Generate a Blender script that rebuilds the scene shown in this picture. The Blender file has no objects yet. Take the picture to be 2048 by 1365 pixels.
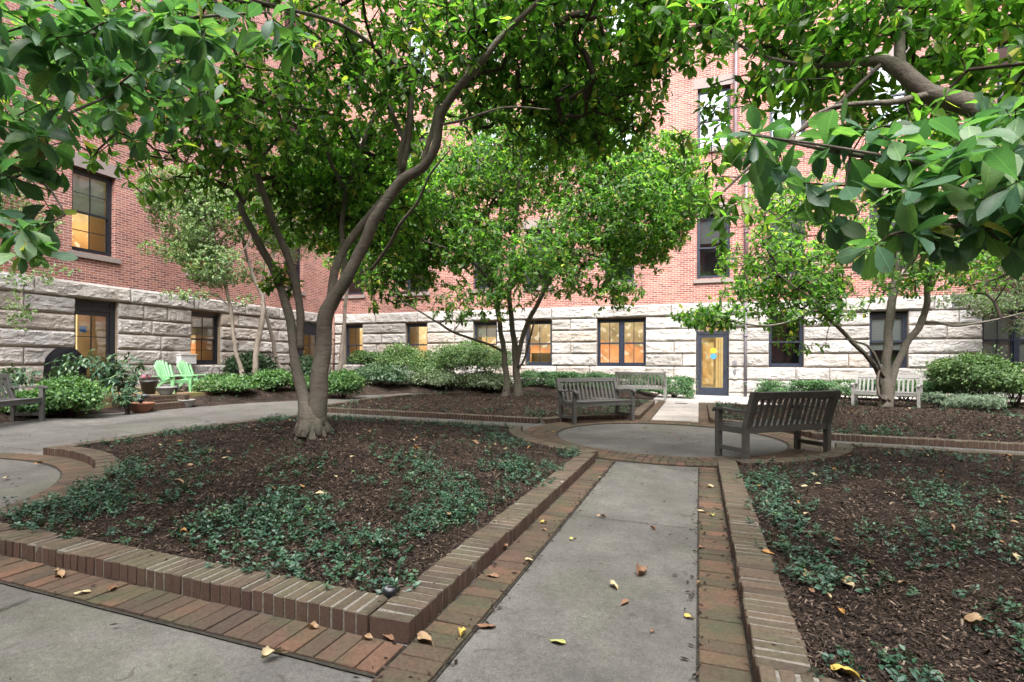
import bpy, math, random
import numpy as np
from mathutils import Vector, Matrix, noise
R = math.radians
random.seed(7); rng = np.random.default_rng(7)
scene = bpy.context.scene
col = scene.collection

# ---------------------------------------------------------------- camera, light, exposure
YAW, FPX, CYPX, ROLL, EYE = .3423, 1049.7, 725.5, .0045, 1.261
CS, SN = math.cos(YAW), math.sin(YAW)
cam_d = bpy.data.cameras.new('camera'); cam = bpy.data.objects.new('camera', cam_d); col.objects.link(cam)
cam_d.sensor_width = 36; cam_d.lens = 36*FPX/2048; cam_d.shift_y = (CYPX-682.5)/2048; cam_d.clip_end = 2000; cam_d.clip_start = .05
cam.matrix_world = Matrix.Translation((0, 0, EYE)) @ Matrix.Rotation(YAW, 4, 'Z') @ Matrix.Rotation(R(90), 4, 'X') @ Matrix.Rotation(ROLL, 4, 'Z')
scene.camera = cam
SUN_EL, SUN_AZ = R(56), R(165)          # high, behind the camera
w = bpy.data.worlds.new('World'); scene.world = w; w.use_nodes = True
nt = w.node_tree; nt.nodes.clear()
o_ = nt.nodes.new('ShaderNodeOutputWorld'); bg = nt.nodes.new('ShaderNodeBackground'); sk = nt.nodes.new('ShaderNodeTexSky'); hs = nt.nodes.new('ShaderNodeHueSaturation')
sk.sky_type = 'NISHITA'; sk.sun_disc = False; sk.sun_elevation = SUN_EL; sk.sun_rotation = SUN_AZ; sk.dust_density = 3.0; sk.air_density = 1.0
hs.inputs['Saturation'].default_value = .42
bg.inputs['Strength'].default_value = .15
nt.links.new(sk.outputs[0], hs.inputs['Color']); nt.links.new(hs.outputs[0], bg.inputs[0]); nt.links.new(bg.outputs[0], o_.inputs[0])
sl = bpy.data.lights.new('sun', 'SUN'); sl.energy = 1.4; sl.angle = R(50); sl.color = (1, .97, .93)
so = bpy.data.objects.new('sun', sl); col.objects.link(so)
sd = Vector((math.sin(SUN_AZ)*math.cos(SUN_EL), math.cos(SUN_AZ)*math.cos(SUN_EL), math.sin(SUN_EL)))
so.rotation_euler = sd.to_track_quat('Z', 'Y').to_euler(); so.location = (0, -5, 20)
scene.view_settings.view_transform = 'Standard'; scene.view_settings.look = 'None'
scene.view_settings.exposure = 2.55; scene.view_settings.gamma = 1
scene.cycles.max_bounces = 6; scene.cycles.diffuse_bounces = 4; scene.cycles.glossy_bounces = 2
scene.cycles.transmission_bounces = 4; scene.cycles.transparent_max_bounces = 8
scene.cycles.use_denoising = True
scene.cycles.sample_clamp_indirect = 4

# ---------------------------------------------------------------- picture -> place
def gz(X, Y): return .0059*Y - .0103*X
def ray(px, py):
    u, v = px-1024, py-CYPX
    cr, sr = math.cos(ROLL), math.sin(ROLL)
    u, v = cr*u+sr*v, -sr*u+cr*v
    x2, z = u/FPX, -v/FPX
    return CS*x2-SN, SN*x2+CS, z
def on_ground(px, py, h=0):
    dx, dy, dz = ray(px, py); t = (-EYE+h)/(dz-.0059*dy+.0103*dx)
    return dx*t, dy*t
def at_depth(px, py, d):
    dx, dy, dz = ray(px, py); return Vector((dx*d, dy*d, EYE+dz*d))
def x_at(px, Y):
    dx, dy, dz = ray(px, 725); return dx*Y/dy
def depth(X, Y): return -SN*X+CS*Y
def z_at(py, X, Y): return EYE-(py-CYPX-.0045*FPX*((CS*X+SN*Y)/depth(X, Y)))/FPX*depth(X, Y)

# ---------------------------------------------------------------- mesh helpers
class MB:
    def __init__(s): s.A = {}; s.V = []; s.Q = []; s.T = []; s.rq = []; s.rt = []; s.n = 0
    def add(s, V, Q=None, T=None, r=0.5):
        V = np.asarray(V, dtype=np.float64).reshape(-1, 3)
        if Q is not None and len(Q):
            Q = np.asarray(Q, dtype=np.int64).reshape(-1, 4); s.Q.append(Q+s.n); s.rq.append(np.broadcast_to(np.asarray(r, dtype=np.float64), (len(Q),)) if np.ndim(r) == 0 or len(np.atleast_1d(r)) == len(Q) else np.full(len(Q), float(np.atleast_1d(r)[0])))
        if T is not None and len(T):
            T = np.asarray(T, dtype=np.int64).reshape(-1, 3); s.T.append(T+s.n); s.rt.append(np.broadcast_to(np.asarray(r, dtype=np.float64), (len(T),)) if np.ndim(r) == 0 or len(np.atleast_1d(r)) == len(T) else np.full(len(T), float(np.atleast_1d(r)[0])))
        s.V.append(V); s.n += len(V)
    def many(s, Vs, Q=None, T=None, r=None, uv=None):
        """Vs (N,k,3) copies of one template, r (N,)"""
        N, k, _ = Vs.shape
        if uv is not None: s.A[len(s.V)] = np.tile(uv, (N, 1))
        if N == 0: return
        off = (np.arange(N)*k)[:, None, None]
        if r is None: r = np.full(N, .5)
        if Q is not None and len(Q):
            Q = np.asarray(Q).reshape(-1, 4); s.Q.append((Q[None]+off).reshape(-1, 4)+s.n); s.rq.append(np.repeat(r, len(Q)))
        if T is not None and len(T):
            T = np.asarray(T).reshape(-1, 3); s.T.append((T[None]+off).reshape(-1, 3)+s.n); s.rt.append(np.repeat(r, len(T)))
        s.V.append(Vs.reshape(-1, 3)); s.n += N*k
    def box(s, c, size, rot=None, r=.5, ch=0):
        hx, hy, hz = size[0]/2, size[1]/2, size[2]/2
        P = np.array([(-hx, -hy), (hx, -hy), (hx, hy), (-hx, hy)])
        if ch > 0:
            I = np.array([(-hx+ch, -hy+ch), (hx-ch, -hy+ch), (hx-ch, hy-ch), (-hx+ch, hy-ch)])
            V = np.array([(x, y, -hz+ch*.0) for x, y in P]+[(x, y, hz-ch) for x, y in P]+[(x, y, hz) for x, y in I])
            Q = [(3, 2, 1, 0), (0, 1, 5, 4), (1, 2, 6, 5), (2, 3, 7, 6), (3, 0, 4, 7), (4, 5, 9, 8), (5, 6, 10, 9), (6, 7, 11, 10), (7, 4, 8, 11), (8, 9, 10, 11)]
        else:
            V = np.array([(x, y, -hz) for x, y in P]+[(x, y, hz) for x, y in P])
            Q = [(3, 2, 1, 0), (4, 5, 6, 7), (0, 1, 5, 4), (1, 2, 6, 5), (2, 3, 7, 6), (3, 0, 4, 7)]
        if rot is not None: V = V @ np.array(rot).T
        s.add(V+np.array(c), Q, None, r)
    def tube(s, pts, rad, n=6, r=.5, cap=True):
        pts = [Vector(p) for p in pts]; m = len(pts)
        if np.ndim(rad) == 0: rad = [rad]*m
        V = []; up = None
        for i, p in enumerate(pts):
            t = (pts[min(i+1, m-1)]-pts[max(i-1, 0)]); t = t.normalized() if t.length > 1e-9 else Vector((0, 0, 1))
            if up is None: up = t.orthogonal().normalized()
            a = (up-t*up.dot(t)); a = a.normalized() if a.length > 1e-6 else t.orthogonal().normalized(); up = a; b = t.cross(a)
            for k in range(n):
                an = 2*math.pi*k/n; V.append(p+(a*math.cos(an)+b*math.sin(an))*rad[i])
        Q = [(i*n+k, i*n+(k+1) % n, (i+1)*n+(k+1) % n, (i+1)*n+k) for i in range(m-1) for k in range(n)]
        T = []
        if cap:
            V.append(pts[0]); V.append(pts[-1]); a, b = len(V)-2, len(V)-1
            T = [(a, (k+1) % n, k) for k in range(n)]+[(b, (m-1)*n+k, (m-1)*n+(k+1) % n) for k in range(n)]
        s.add([tuple(v) for v in V], Q, T, r)
    def lathe(s, prof, c, n=20, r=.5):
        V = []; m = len(prof)
        for (rr, z) in prof:
            for k in range(n):
                an = 2*math.pi*k/n; V.append((c[0]+rr*math.cos(an), c[1]+rr*math.sin(an), c[2]+z))
        Q = [(i*n+k, i*n+(k+1) % n, (i+1)*n+(k+1) % n, (i+1)*n+k) for i in range(m-1) for k in range(n)]
        s.add(V, Q, None, r)
    def prism(s, poly, z0, z1, r=.5):
        """poly list of (x,y) ccw convex-ish; z0/z1 numbers or functions"""
        f0 = z0 if callable(z0) else (lambda x, y: z0); f1 = z1 if callable(z1) else (lambda x, y: z1)
        n = len(poly); V = [(x, y, f0(x, y)) for x, y in poly]+[(x, y, f1(x, y)) for x, y in poly]
        s.add(V, [(k, (k+1) % n, n+(k+1) % n, n+k) for k in range(n)], None, r)
        cx, cy = sum(p[0] for p in poly)/n, sum(p[1] for p in poly)/n
        s.add([(x, y, f1(x, y)) for x, y in poly]+[(cx, cy, f1(cx, cy))], None, [(k, (k+1) % n, n) for k in range(n)], r)
    def build(s, name, mat, parent=None, smooth=False, at=None):
        me = bpy.data.meshes.new(name)
        V = np.concatenate(s.V) if s.V else np.zeros((0, 3))
        if at is not None: V = V-np.array(at)
        Q = np.concatenate(s.Q) if s.Q else np.zeros((0, 4), int); T = np.concatenate(s.T) if s.T else np.zeros((0, 3), int)
        me.vertices.add(len(V)); me.vertices.foreach_set('co', V.astype(np.float32).ravel())
        nl = len(Q)*4+len(T)*3; me.loops.add(nl)
        me.loops.foreach_set('vertex_index', np.concatenate([Q.ravel(), T.ravel()]).astype(np.int32))
        me.polygons.add(len(Q)+len(T))
        ls = np.concatenate([np.arange(len(Q))*4, len(Q)*4+np.arange(len(T))*3]).astype(np.int32)
        me.polygons.foreach_set('loop_start', ls)
        me.polygons.foreach_set('use_smooth', np.full(len(Q)+len(T), smooth))
        a = me.attributes.new('rnd', 'FLOAT', 'FACE')
        a.data.foreach_set('value', np.concatenate(([np.concatenate(s.rq)] if s.rq else [])+([np.concatenate(s.rt)] if s.rt else [])+[np.zeros(0)]).astype(np.float32))
        if s.A:
            uvp = np.concatenate([s.A.get(i, None) if i in s.A else np.full((len(v), 2), .3) for i, v in enumerate(s.V)]); z_ = np.zeros((len(uvp), 3), np.float32); z_[:, :2] = uvp
            a = me.attributes.new('leafpos', 'FLOAT_VECTOR', 'POINT'); a.data.foreach_set('vector', z_.ravel())
        me.update(calc_edges=True); me.validate()
        me.materials.append(mat)
        o = bpy.data.objects.new(name, me); col.objects.link(o)
        if at is not None: o.location = at
        if parent is not None:
            o.parent = parent
            o.matrix_parent_inverse = parent.matrix_basis.inverted()
        return o
def tag(o, label=None, cat=None, group=None, kind=None):
    if label: o['label'] = label
    if cat: o['category'] = cat
    if group: o['group'] = group
    if kind: o['kind'] = kind
    return o
def empty(name, loc, label, cat, group=None, rz=0):
    e = bpy.data.objects.new(name, None); e.empty_display_size = .2; e.location = loc; e.rotation_euler = (0, 0, rz); col.objects.link(e)
    return tag(e, label, cat, group)
def copy_tree(o, parent=None):
    c = o.copy(); col.objects.link(c)
    if parent is not None: c.parent = parent; c.matrix_parent_inverse = o.matrix_parent_inverse.copy()
    for ch in [x for x in bpy.data.objects if x.parent == o]: copy_tree(ch, c)
    return c

# ---------------------------------------------------------------- materials
def mat(name, colr=(.5, .5, .5), rough=.7, f=None, spec=.5, metal=0):
    m = bpy.data.materials.new(name); m.use_nodes = True; n = m.node_tree; b = n.nodes['Principled BSDF']
    b.inputs['Base Color'].default_value = (*colr, 1); b.inputs['Roughness'].default_value = rough
    b.inputs['Specular IOR Level'].default_value = spec; b.inputs['Metallic'].default_value = metal
    if f: f(N(n), b)
    return m
class N:
    def __init__(s, t): s.t = t
    def n(s, ty, **k):
        x = s.t.nodes.new(ty)
        for a, v in k.items(): setattr(x, a, v)
        return x
    def l(s, a, b): s.t.links.new(a, b)
    def coord(s, kind='Object'): return s.n('ShaderNodeTexCoord').outputs[kind]
    def noise(s, vec, scale, det=4, rough=.55, dist=0):
        x = s.n('ShaderNodeTexNoise'); x.inputs['Scale'].default_value = scale; x.inputs['Detail'].default_value = det
        x.inputs['Roughness'].default_value = rough; x.inputs['Distortion'].default_value = dist; s.l(vec, x.inputs['Vector']); return x.outputs[0]
    def voro(s, vec, scale, feat='F1', out=0):
        x = s.n('ShaderNodeTexVoronoi'); x.feature = feat; x.inputs['Scale'].default_value = scale; s.l(vec, x.inputs['Vector']); return x.outputs[out]
    def ramp(s, fac, stops, interp='LINEAR'):
        x = s.n('ShaderNodeValToRGB'); x.color_ramp.interpolation = interp; e = x.color_ramp.elements
        while len(e) < len(stops): e.new(.5)
        for k, (p, c) in enumerate(stops):
            e[k].position = p; e[k].color = (*c, 1) if len(c) == 3 else c
        s.l(fac, x.inputs[0]); return x.outputs[0]
    def mix(s, fac, a, b, mode='MIX'):
        x = s.n('ShaderNodeMix', data_type='RGBA', blend_type=mode)
        if isinstance(fac, (int, float)): x.inputs[0].default_value = fac
        else: s.l(fac, x.inputs[0])
        for v, i in ((a, 6), (b, 7)):
            if isinstance(v, tuple): x.inputs[i].default_value = (*v, 1)
            else: s.l(v, x.inputs[i])
        return x.outputs[2]
    def math(s, op, a, b=0., clamp=False):
        x = s.n('ShaderNodeMath', operation=op, use_clamp=clamp)
        for v, i in ((a, 0), (b, 1)):
            if isinstance(v, (int, float)): x.inputs[i].default_value = v
            else: s.l(v, x.inputs[i])
        return x.outputs[0]
    def attr(s, name='rnd'):
        x = s.n('ShaderNodeAttribute', attribute_name=name); return x.outputs['Fac']
    def bump(s, h, b, strength=.3, dist=.01):
        x = s.n('ShaderNodeBump'); x.inputs['Strength'].default_value = strength; x.inputs['Distance'].default_value = dist
        s.l(h, x.inputs['Height']); s.l(x.outputs[0], b.inputs['Normal'])
    def sep(s, v):
        x = s.n('ShaderNodeSeparateXYZ'); s.l(v, x.inputs[0]); return x.outputs
g3 = lambda v: (v, v, v)

def f_concrete(n, b):
    c = n.coord(); a = n.noise(c, 1.1, 6, .6); d = n.noise(c, 130, 3, .7); s = n.noise(c, 5, 5, .65)
    base = n.ramp(a, [(.3, (.062, .059, .054)), (.5, (.100, .095, .087)), (.72, (.145, .138, .126))])
    base = n.mix(n.ramp(s, [(.42, g3(0)), (.7, g3(.75))]), base, (.07, .066, .06))
    moss = n.noise(c, .7, 5, .6, .5)
    base = n.mix(n.ramp(moss, [(.52, g3(0)), (.66, g3(.38))]), base, (.08, .093, .052))
    base = n.mix(.75, base, n.ramp(d, [(.35, g3(.35)), (.5, g3(.5)), (.66, g3(.72))]), 'OVERLAY')
    g_ = n.noise(c, 34, 4, .75); base = n.mix(.55, base, n.ramp(g_, [(.35, g3(.36)), (.65, g3(.66))]), 'OVERLAY')
    st = n.noise(c, 7, 2, .5, 1.5); base = n.mix(n.ramp(st, [(.66, g3(0)), (.72, g3(.55))]), base, (.05, .042, .034))
    v = n.voro(c, 300); base = n.mix(n.ramp(v, [(.12, g3(.6)), (.3, g3(0))]), base, (.09, .085, .08))
    n.l(base, b.inputs['Base Color']); n.bump(d, b, .5, .004)
M_conc = mat('concrete', rough=.85, f=f_concrete, spec=.3)
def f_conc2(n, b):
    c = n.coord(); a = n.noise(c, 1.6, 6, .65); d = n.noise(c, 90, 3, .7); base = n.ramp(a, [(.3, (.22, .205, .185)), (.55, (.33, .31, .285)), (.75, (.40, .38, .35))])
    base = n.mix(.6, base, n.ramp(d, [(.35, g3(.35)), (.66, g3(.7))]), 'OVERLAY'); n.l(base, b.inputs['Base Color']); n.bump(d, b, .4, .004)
M_conc2 = mat('skylit_concrete', rough=.85, f=f_conc2, spec=.3)  # paler copy of concrete; open-sky light is put into its colour
def f_soil(n, b):
    c = n.coord(); a = n.noise(c, 2.2, 6, .65); d = n.noise(c, 60, 5, .75, .6)
    base = n.ramp(a, [(.35, (.014, .010, .008)), (.52, (.034, .0235, .018)), (.7, (.07, .048, .036))])
    base = n.mix(.8, base, n.ramp(d, [(.35, g3(.2)), (.5, g3(.5)), (.65, g3(.85))]), 'OVERLAY')
    n.l(base, b.inputs['Base Color']); n.bump(d, b, 1, .03)
M_soil = mat('mulch_soil', rough=.95, f=f_soil, spec=.2)
def f_chip(n, b):
    r = n.attr(); base = n.ramp(r, [(0, (.013, .010, .008)), (.4, (.032, .0225, .0175)), (.75, (.064, .045, .034)), (.92, (.125, .088, .065)), (1, (.24, .19, .145))])
    n.l(base, b.inputs['Base Color'])
M_chip = mat('bark_chips', rough=.9, f=f_chip, spec=.2)
def brick_f(cols, moss, mossc=(.06, .062, .03), side=None):
    def f(n, b):
        c = n.coord(); r = n.attr(); base = n.ramp(r, cols)
        a = n.noise(c, 3.0, 5, .65, .3); base = n.mix(n.ramp(a, [(.42, g3(0)), (.66, g3(moss))]), base, mossc)
        d = n.noise(c, 55, 5, .7); base = n.mix(.7, base, n.ramp(d, [(.35, g3(.32)), (.5, g3(.5)), (.68, g3(.7))]), 'OVERLAY')
        e = n.noise(c, 14, 4, .6); base = n.mix(n.ramp(e, [(.55, g3(0)), (.75, g3(.5))]), base, (.045, .035, .028))
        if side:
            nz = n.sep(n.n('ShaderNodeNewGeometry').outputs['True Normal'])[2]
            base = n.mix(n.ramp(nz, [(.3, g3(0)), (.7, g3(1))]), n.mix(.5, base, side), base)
        n.l(base, b.inputs['Base Color']); n.bump(d, b, .6, .005)
    return f
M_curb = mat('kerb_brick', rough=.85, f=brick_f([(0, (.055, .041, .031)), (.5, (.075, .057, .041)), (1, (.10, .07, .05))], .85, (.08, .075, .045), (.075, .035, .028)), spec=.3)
M_pave = mat('paving_brick', rough=.85, f=brick_f([(0, (.055, .040, .030)), (.5, (.085, .054, .038)), (1, (.125, .068, .044))], 1., (.055, .056, .032)), spec=.3)
def f_mortar(n, b):
    c = n.coord(); d = n.noise(c, 70, 4, .7); n.l(n.ramp(d, [(.3, (.09, .08, .065)), (.7, (.23, .215, .185))]), b.inputs['Base Color']); n.bump(d, b, .8, .008)
M_mortar = mat('mortar', rough=.95, f=f_mortar)
def f_joint(n, b):
    c = n.coord(); d = n.noise(c, 40, 4, .7); n.l(n.ramp(d, [(.4, (.012, .011, .009)), (.75, (.05, .045, .03))]), b.inputs['Base Color'])
M_joint = mat('dirt_joint', rough=1, f=f_joint)
def f_wallbrick(n, b):
    c = n.coord(); s = n.sep(c); cb = n.n('ShaderNodeCombineXYZ'); n.l(n.math('ADD', s[0], s[1]), cb.inputs[0]); n.l(s[2], cb.inputs[1])
    t = n.n('ShaderNodeTexBrick'); t.offset = .5; n.l(cb.outputs[0], t.inputs['Vector'])
    t.inputs['Color1'].default_value = (0, 0, 0, 1); t.inputs['Color2'].default_value = (1, 1, 1, 1); t.inputs['Mortar'].default_value = (.5, .5, .5, 1)
    t.inputs['Scale'].default_value = 1; t.inputs['Mortar Size'].default_value = .0075; t.inputs['Mortar Smooth'].default_value = .15
    t.inputs['Brick Width'].default_value = .213; t.inputs['Row Height'].default_value = .0695; t.inputs['Bias'].default_value = 0
    br = n.ramp(t.outputs[0], [(0, (.16, .055, .045)), (.3, (.24, .08, .06)), (.55, (.30, .105, .078)), (.8, (.35, .14, .10)), (1, (.26, .105, .088))])
    a = n.noise(c, .8, 5, .6); br = n.mix(.35, br, n.ramp(a, [(.3, g3(.3)), (.7, g3(.7))]), 'OVERLAY')
    d = n.noise(c, 45, 4, .7); br = n.mix(.4, br, n.ramp(d, [(.3, g3(.3)), (.7, g3(.7))]), 'OVERLAY')
    mo = n.ramp(a, [(.35, (.40, .33, .29)), (.7, (.54, .47, .42))])
    base = n.mix(t.outputs[1], br, mo)
    n.l(base, b.inputs['Base Color']); n.bump(n.math('SUBTRACT', n.math('MULTIPLY', d, .3), t.outputs[1]), b, .7, .008)
M_wall = mat('wall_brick', rough=.85, f=f_wallbrick, spec=.3)
def f_stone(n, b):
    c = n.coord(); r = n.attr(); base = n.ramp(r, [(0, (.32, .30, .28)), (.4, (.42, .395, .37)), (.75, (.47, .45, .43)), (1, (.40, .345, .295))])
    a = n.noise(c, 1.6, 5, .6); base = n.mix(n.ramp(a, [(.5, g3(0)), (.8, g3(.5))]), base, (.36, .29, .22))
    d = n.noise(c, 38, 6, .75); base = n.mix(.75, base, n.ramp(d, [(.35, g3(.33)), (.5, g3(.5)), (.65, g3(.66))]), 'OVERLAY')
    z = n.sep(c)[2]; st = n.noise(c, 3.5, 6, .7)
    base = n.mix(n.math('MULTIPLY', n.ramp(st, [(.52, g3(0)), (.7, g3(1))]), n.ramp(z, [(.0, g3(.75)), (.9, g3(.15))])), base, (.16, .14, .115))
    e = n.noise(c, 17, 6, .7, .5)
    n.l(base, b.inputs['Base Color']); n.bump(n.math('ADD', n.math('MULTIPLY', e, 1.), n.math('MULTIPLY', d, .4)), b, 1, .03)
M_stone = mat('rock_faced_granite', rough=.85, f=f_stone, spec=.25)
M_stone_s = mat('joint_stone', (.26, .205, .145), .9, spec=.2)
def f_sill(n, b):
    c = n.coord(); d = n.noise(c, 30, 4, .7); n.l(n.ramp(d, [(.3, (.19, .155, .14)), (.7, (.27, .225, .205))]), b.inputs['Base Color'])
M_sill = mat('brownstone', rough=.9, f=f_sill)
def f_paint(cc):
    def f(n, b):
        d = n.noise(n.coord(), 9, 5, .7); n.l(n.mix(n.ramp(d, [(.4, g3(0)), (.8, g3(.6))]), cc, tuple(x*1.9+.008 for x in cc)), b.inputs['Base Color']); n.bump(d, b, .15, .002)
    return f
M_navy = mat('navy_paint', rough=.38, f=f_paint((.017, .022, .036)))
M_black = mat('black_paint', rough=.4, f=f_paint((.011, .013, .018)))
M_pipe = mat('brown_metal_paint', rough=.5, f=f_paint((.13, .085, .09)))
M_pipe2 = mat('grey_rusty_pipe', rough=.6, f=f_paint((.10, .09, .10)))
def glass_mat(name, refl, tint=(.8, .85, .85)):
    m = bpy.data.materials.new(name); m.use_nodes = True; n = N(m.node_tree); m.node_tree.nodes.clear()
    out = n.n('ShaderNodeOutputMaterial'); t = n.n('ShaderNodeBsdfTransparent'); g = n.n('ShaderNodeBsdfGlossy'); mx = n.n('ShaderNodeMixShader')
    t.inputs[0].default_value = (*tint, 1); g.inputs['Roughness'].default_value = .03
    g.inputs[0].default_value = (.9, .93, .95, 1)
    lw = n.n('ShaderNodeLayerWeight'); lw.inputs[0].default_value = .25
    f = n.math('ADD', n.math('MULTIPLY', lw.outputs[0], .8), refl, True)
    b = n.n('ShaderNodeBump'); b.inputs['Strength'].default_value = .04; b.inputs['Distance'].default_value = .02
    n.l(n.noise(n.coord(), 2.5, 2), b.inputs['Height']); n.l(b.outputs[0], g.inputs['Normal'])
    n.l(f, mx.inputs[0]); n.l(t.outputs[0], mx.inputs[1]); n.l(g.outputs[0], mx.inputs[2]); n.l(mx.outputs[0], out.inputs[0]); return m
M_glass = glass_mat('window_glass', .10); M_glass_u = glass_mat('upper_window_glass', .12, (.55, .6, .62)); M_glass_t = glass_mat('top_window_glass', .38, (.55, .6, .62))
M_screen = glass_mat('dusty_glass', .2, (.45, .5, .52))
def emit_mat(name, stops, strength, axis=2, scale=2.5):
    def f(n, b):
        c = n.coord('Generated'); s = n.sep(c); d = n.noise(n.coord(), scale, 3, .5)
        v = n.math('ADD', s[axis], n.math('MULTIPLY', n.math('SUBTRACT', d, .5), .5))
        cc = n.ramp(v, stops); sp_ = n.noise(n.coord(), 1.6, 4, .6, .8); cc = n.mix(n.ramp(sp_, [(.4, g3(0)), (.62, g3(.65))]), cc, n.mix(1., cc, (.35, .33, .36), 'MULTIPLY')); x_ = n.noise(n.coord(), 5, 1, .4); cc = n.mix(n.ramp(x_, [(.62, g3(0)), (.66, g3(.5))]), cc, (.9, .75, .5)); b.inputs['Base Color'].default_value = (.4, .3, .2, 1)
        n.l(cc, b.inputs['Emission Color']); b.inputs['Emission Strength'].default_value = strength
    return mat(name, rough=.8, f=f)
WARM = emit_mat('lit_cream_room', [(0, (.62, .25, .07)), (.35, (.75, .36, .11)), (.55, (.60, .38, .16)), (1, (.72, .50, .22))], .4)
ORANGE = emit_mat('lit_orange_room', [(0, (.80, .33, .10)), (.42, (.72, .26, .09)), (.5, (.40, .26, .12)), (1, (.56, .40, .19))], .33)
GOLD = emit_mat('lit_golden_room', [(0, (.85, .38, .09)), (.3, (.80, .42, .12)), (.6, (.85, .55, .2)), (1, (.75, .50, .24))], .25, 0, 9)
GOLD2 = emit_mat('bright_lit_room', [(0, (.85, .40, .10)), (.3, (.80, .42, .13)), (.6, (.85, .55, .22)), (1, (.75, .50, .22))], .42, 1, 5)
LITWOOD = emit_mat('lit_inner_door', [(0, (.5, .28, .08)), (1, (.6, .38, .15))], .15)
M_room = mat('room_plaster', (.35, .30, .24), .9)
M_dark = mat('unlit_room', (.06, .065, .07), .9)
def f_blind(n, b):
    z = n.sep(n.coord())[2]; w_ = n.n('ShaderNodeTexWave', wave_type='BANDS', bands_direction='Z'); w_.inputs['Scale'].default_value = 6.5
    n.l(n.coord(), w_.inputs['Vector']); n.l(n.ramp(w_.outputs[0], [(.25, (.26, .27, .25)), (.6, (.58, .60, .55))]), b.inputs['Base Color'])
M_blind = mat('window_blind', rough=.6, f=f_blind)
M_wood_in = mat('interior_wood', (.42, .24, .10), .5)
def f_bark(n, b, c1, c2, sc=1.):
    c = n.coord(); mp = n.n('ShaderNodeMapping'); n.l(c, mp.inputs[0]); mp.inputs['Scale'].default_value = (1, 1, 2.8)
    a = n.noise(mp.outputs[0], 9*sc, 6, .65, .8); d = n.noise(c, 2.2, 4, .6); e = n.noise(c, 60, 4, .7)
    base = n.mix(a, c1, c2); base = n.mix(n.ramp(d, [(.5, g3(0)), (.7, g3(.7))]), base, (.085, .092, .065))
    base = n.mix(.5, base, n.ramp(e, [(.3, g3(.3)), (.7, g3(.7))]), 'OVERLAY')
    n.l(base, b.inputs['Base Color']); n.bump(n.math('ADD', a, n.math('MULTIPLY', e, .35)), b, .8, .02)
M_bark = mat('magnolia_bark', rough=.9, spec=.2, f=lambda n, b: f_bark(n, b, (.065, .057, .048), (.20, .175, .145)))
M_bark2 = mat('pale_birch_bark', rough=.9, spec=.2, f=lambda n, b: f_bark(n, b, (.12, .095, .075), (.38, .32, .27), 2))
M_twig = mat('twig_bark', (.05, .038, .03), .9, spec=.2)
def leaf_mat(name, stops, trans, gloss=.45, tmul=1.6, under=1.5, veins=False):
    m = bpy.data.materials.new(name); m.use_nodes = True; t = m.node_tree; t.nodes.clear(); n = N(t)
    out = n.n('ShaderNodeOutputMaterial'); p = n.n('ShaderNodeBsdfPrincipled'); tr = n.n('ShaderNodeBsdfTranslucent'); mx = n.n('ShaderNodeMixShader')
    r = n.attr(); c = n.ramp(r, stops); p.inputs['Roughness'].default_value = gloss; p.inputs['Specular IOR Level'].default_value = .45
    v = n.noise(n.coord(), 22, 2, .5); c = n.mix(.35, c, n.ramp(v, [(.3, g3(.35)), (.7, g3(.65))]), 'OVERLAY')
    if veins:
        at_ = n.n('ShaderNodeAttribute', attribute_name='leafpos'); u_, v_, _z = n.sep(at_.outputs['Vector'])[:3]; av = n.math('ABSOLUTE', v_)
        mid = n.ramp(av, [(.006, g3(1)), (.016, g3(0))]); ph = n.math('MULTIPLY', n.math('SUBTRACT', u_, n.math('MULTIPLY', av, .9)), 11.)
        tri = n.math('ABSOLUTE', n.math('SUBTRACT', n.math('FRACT', ph), .5)); side = n.ramp(tri, [(.02, g3(.55)), (.09, g3(0))])
        vn = n.math('MAXIMUM', mid, side); c = n.mix(n.math('MULTIPLY', vn, .45), c, n.mix(1., c, (2.1, 1.8, 1.6), 'MULTIPLY'))
        sp_ = n.noise(n.coord(), 55, 3, .6); c = n.mix(n.ramp(sp_, [(.66, g3(0)), (.72, g3(.8))]), c, (.10, .07, .03)); n.bump(n.math('SUBTRACT', 1., vn), p, .35, .002)
    bf = n.n('ShaderNodeNewGeometry').outputs['Backfacing']
    cu = n.mix(1., c, g3(under), 'MULTIPLY'); n.l(n.mix(bf, c, cu), p.inputs['Base Color'])
    tc = n.mix(1., c, (tmul*1.2, tmul*1.5, tmul*.55), 'MULTIPLY'); n.l(tc, tr.inputs[0])
    mx.inputs[0].default_value = trans; n.l(p.outputs[0], mx.inputs[1]); n.l(tr.outputs[0], mx.inputs[2]); n.l(mx.outputs[0], out.inputs[0]); return m
L_mag = leaf_mat('magnolia_leaf', [(0, (.022, .055, .018)), (.5, (.06, .125, .03)), (.95, (.12, .20, .045)), (.98, (.27, .26, .06)), (1, (.34, .25, .10))], .58, .42, 2.3)
L_near = leaf_mat('magnolia_leaf_large', [(0, (.035, .085, .052)), (.5, (.062, .13, .075)), (.97, (.11, .20, .07)), (1, (.26, .2, .09))], .36, .42, 2.1, 1.2, True)
L_birch = leaf_mat('birch_leaf', [(0, (.08, .14, .06)), (.6, (.14, .21, .10)), (1, (.24, .28, .12))], .35, .5)
L_rhodo = leaf_mat('rhododendron_leaf', [(0, (.02, .05, .028)), (.7, (.04, .085, .045)), (1, (.08, .13, .05))], .15, .35)
L_azal = leaf_mat('azalea_leaf', [(0, (.025, .065, .02)), (.6, (.055, .12, .035)), (1, (.13, .22, .06))], .25, .5)
L_shrub = leaf_mat('shrub_leaf', [(0, (.035, .075, .025)), (.6, (.07, .125, .04)), (1, (.15, .20, .075))], .25, .5)
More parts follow.
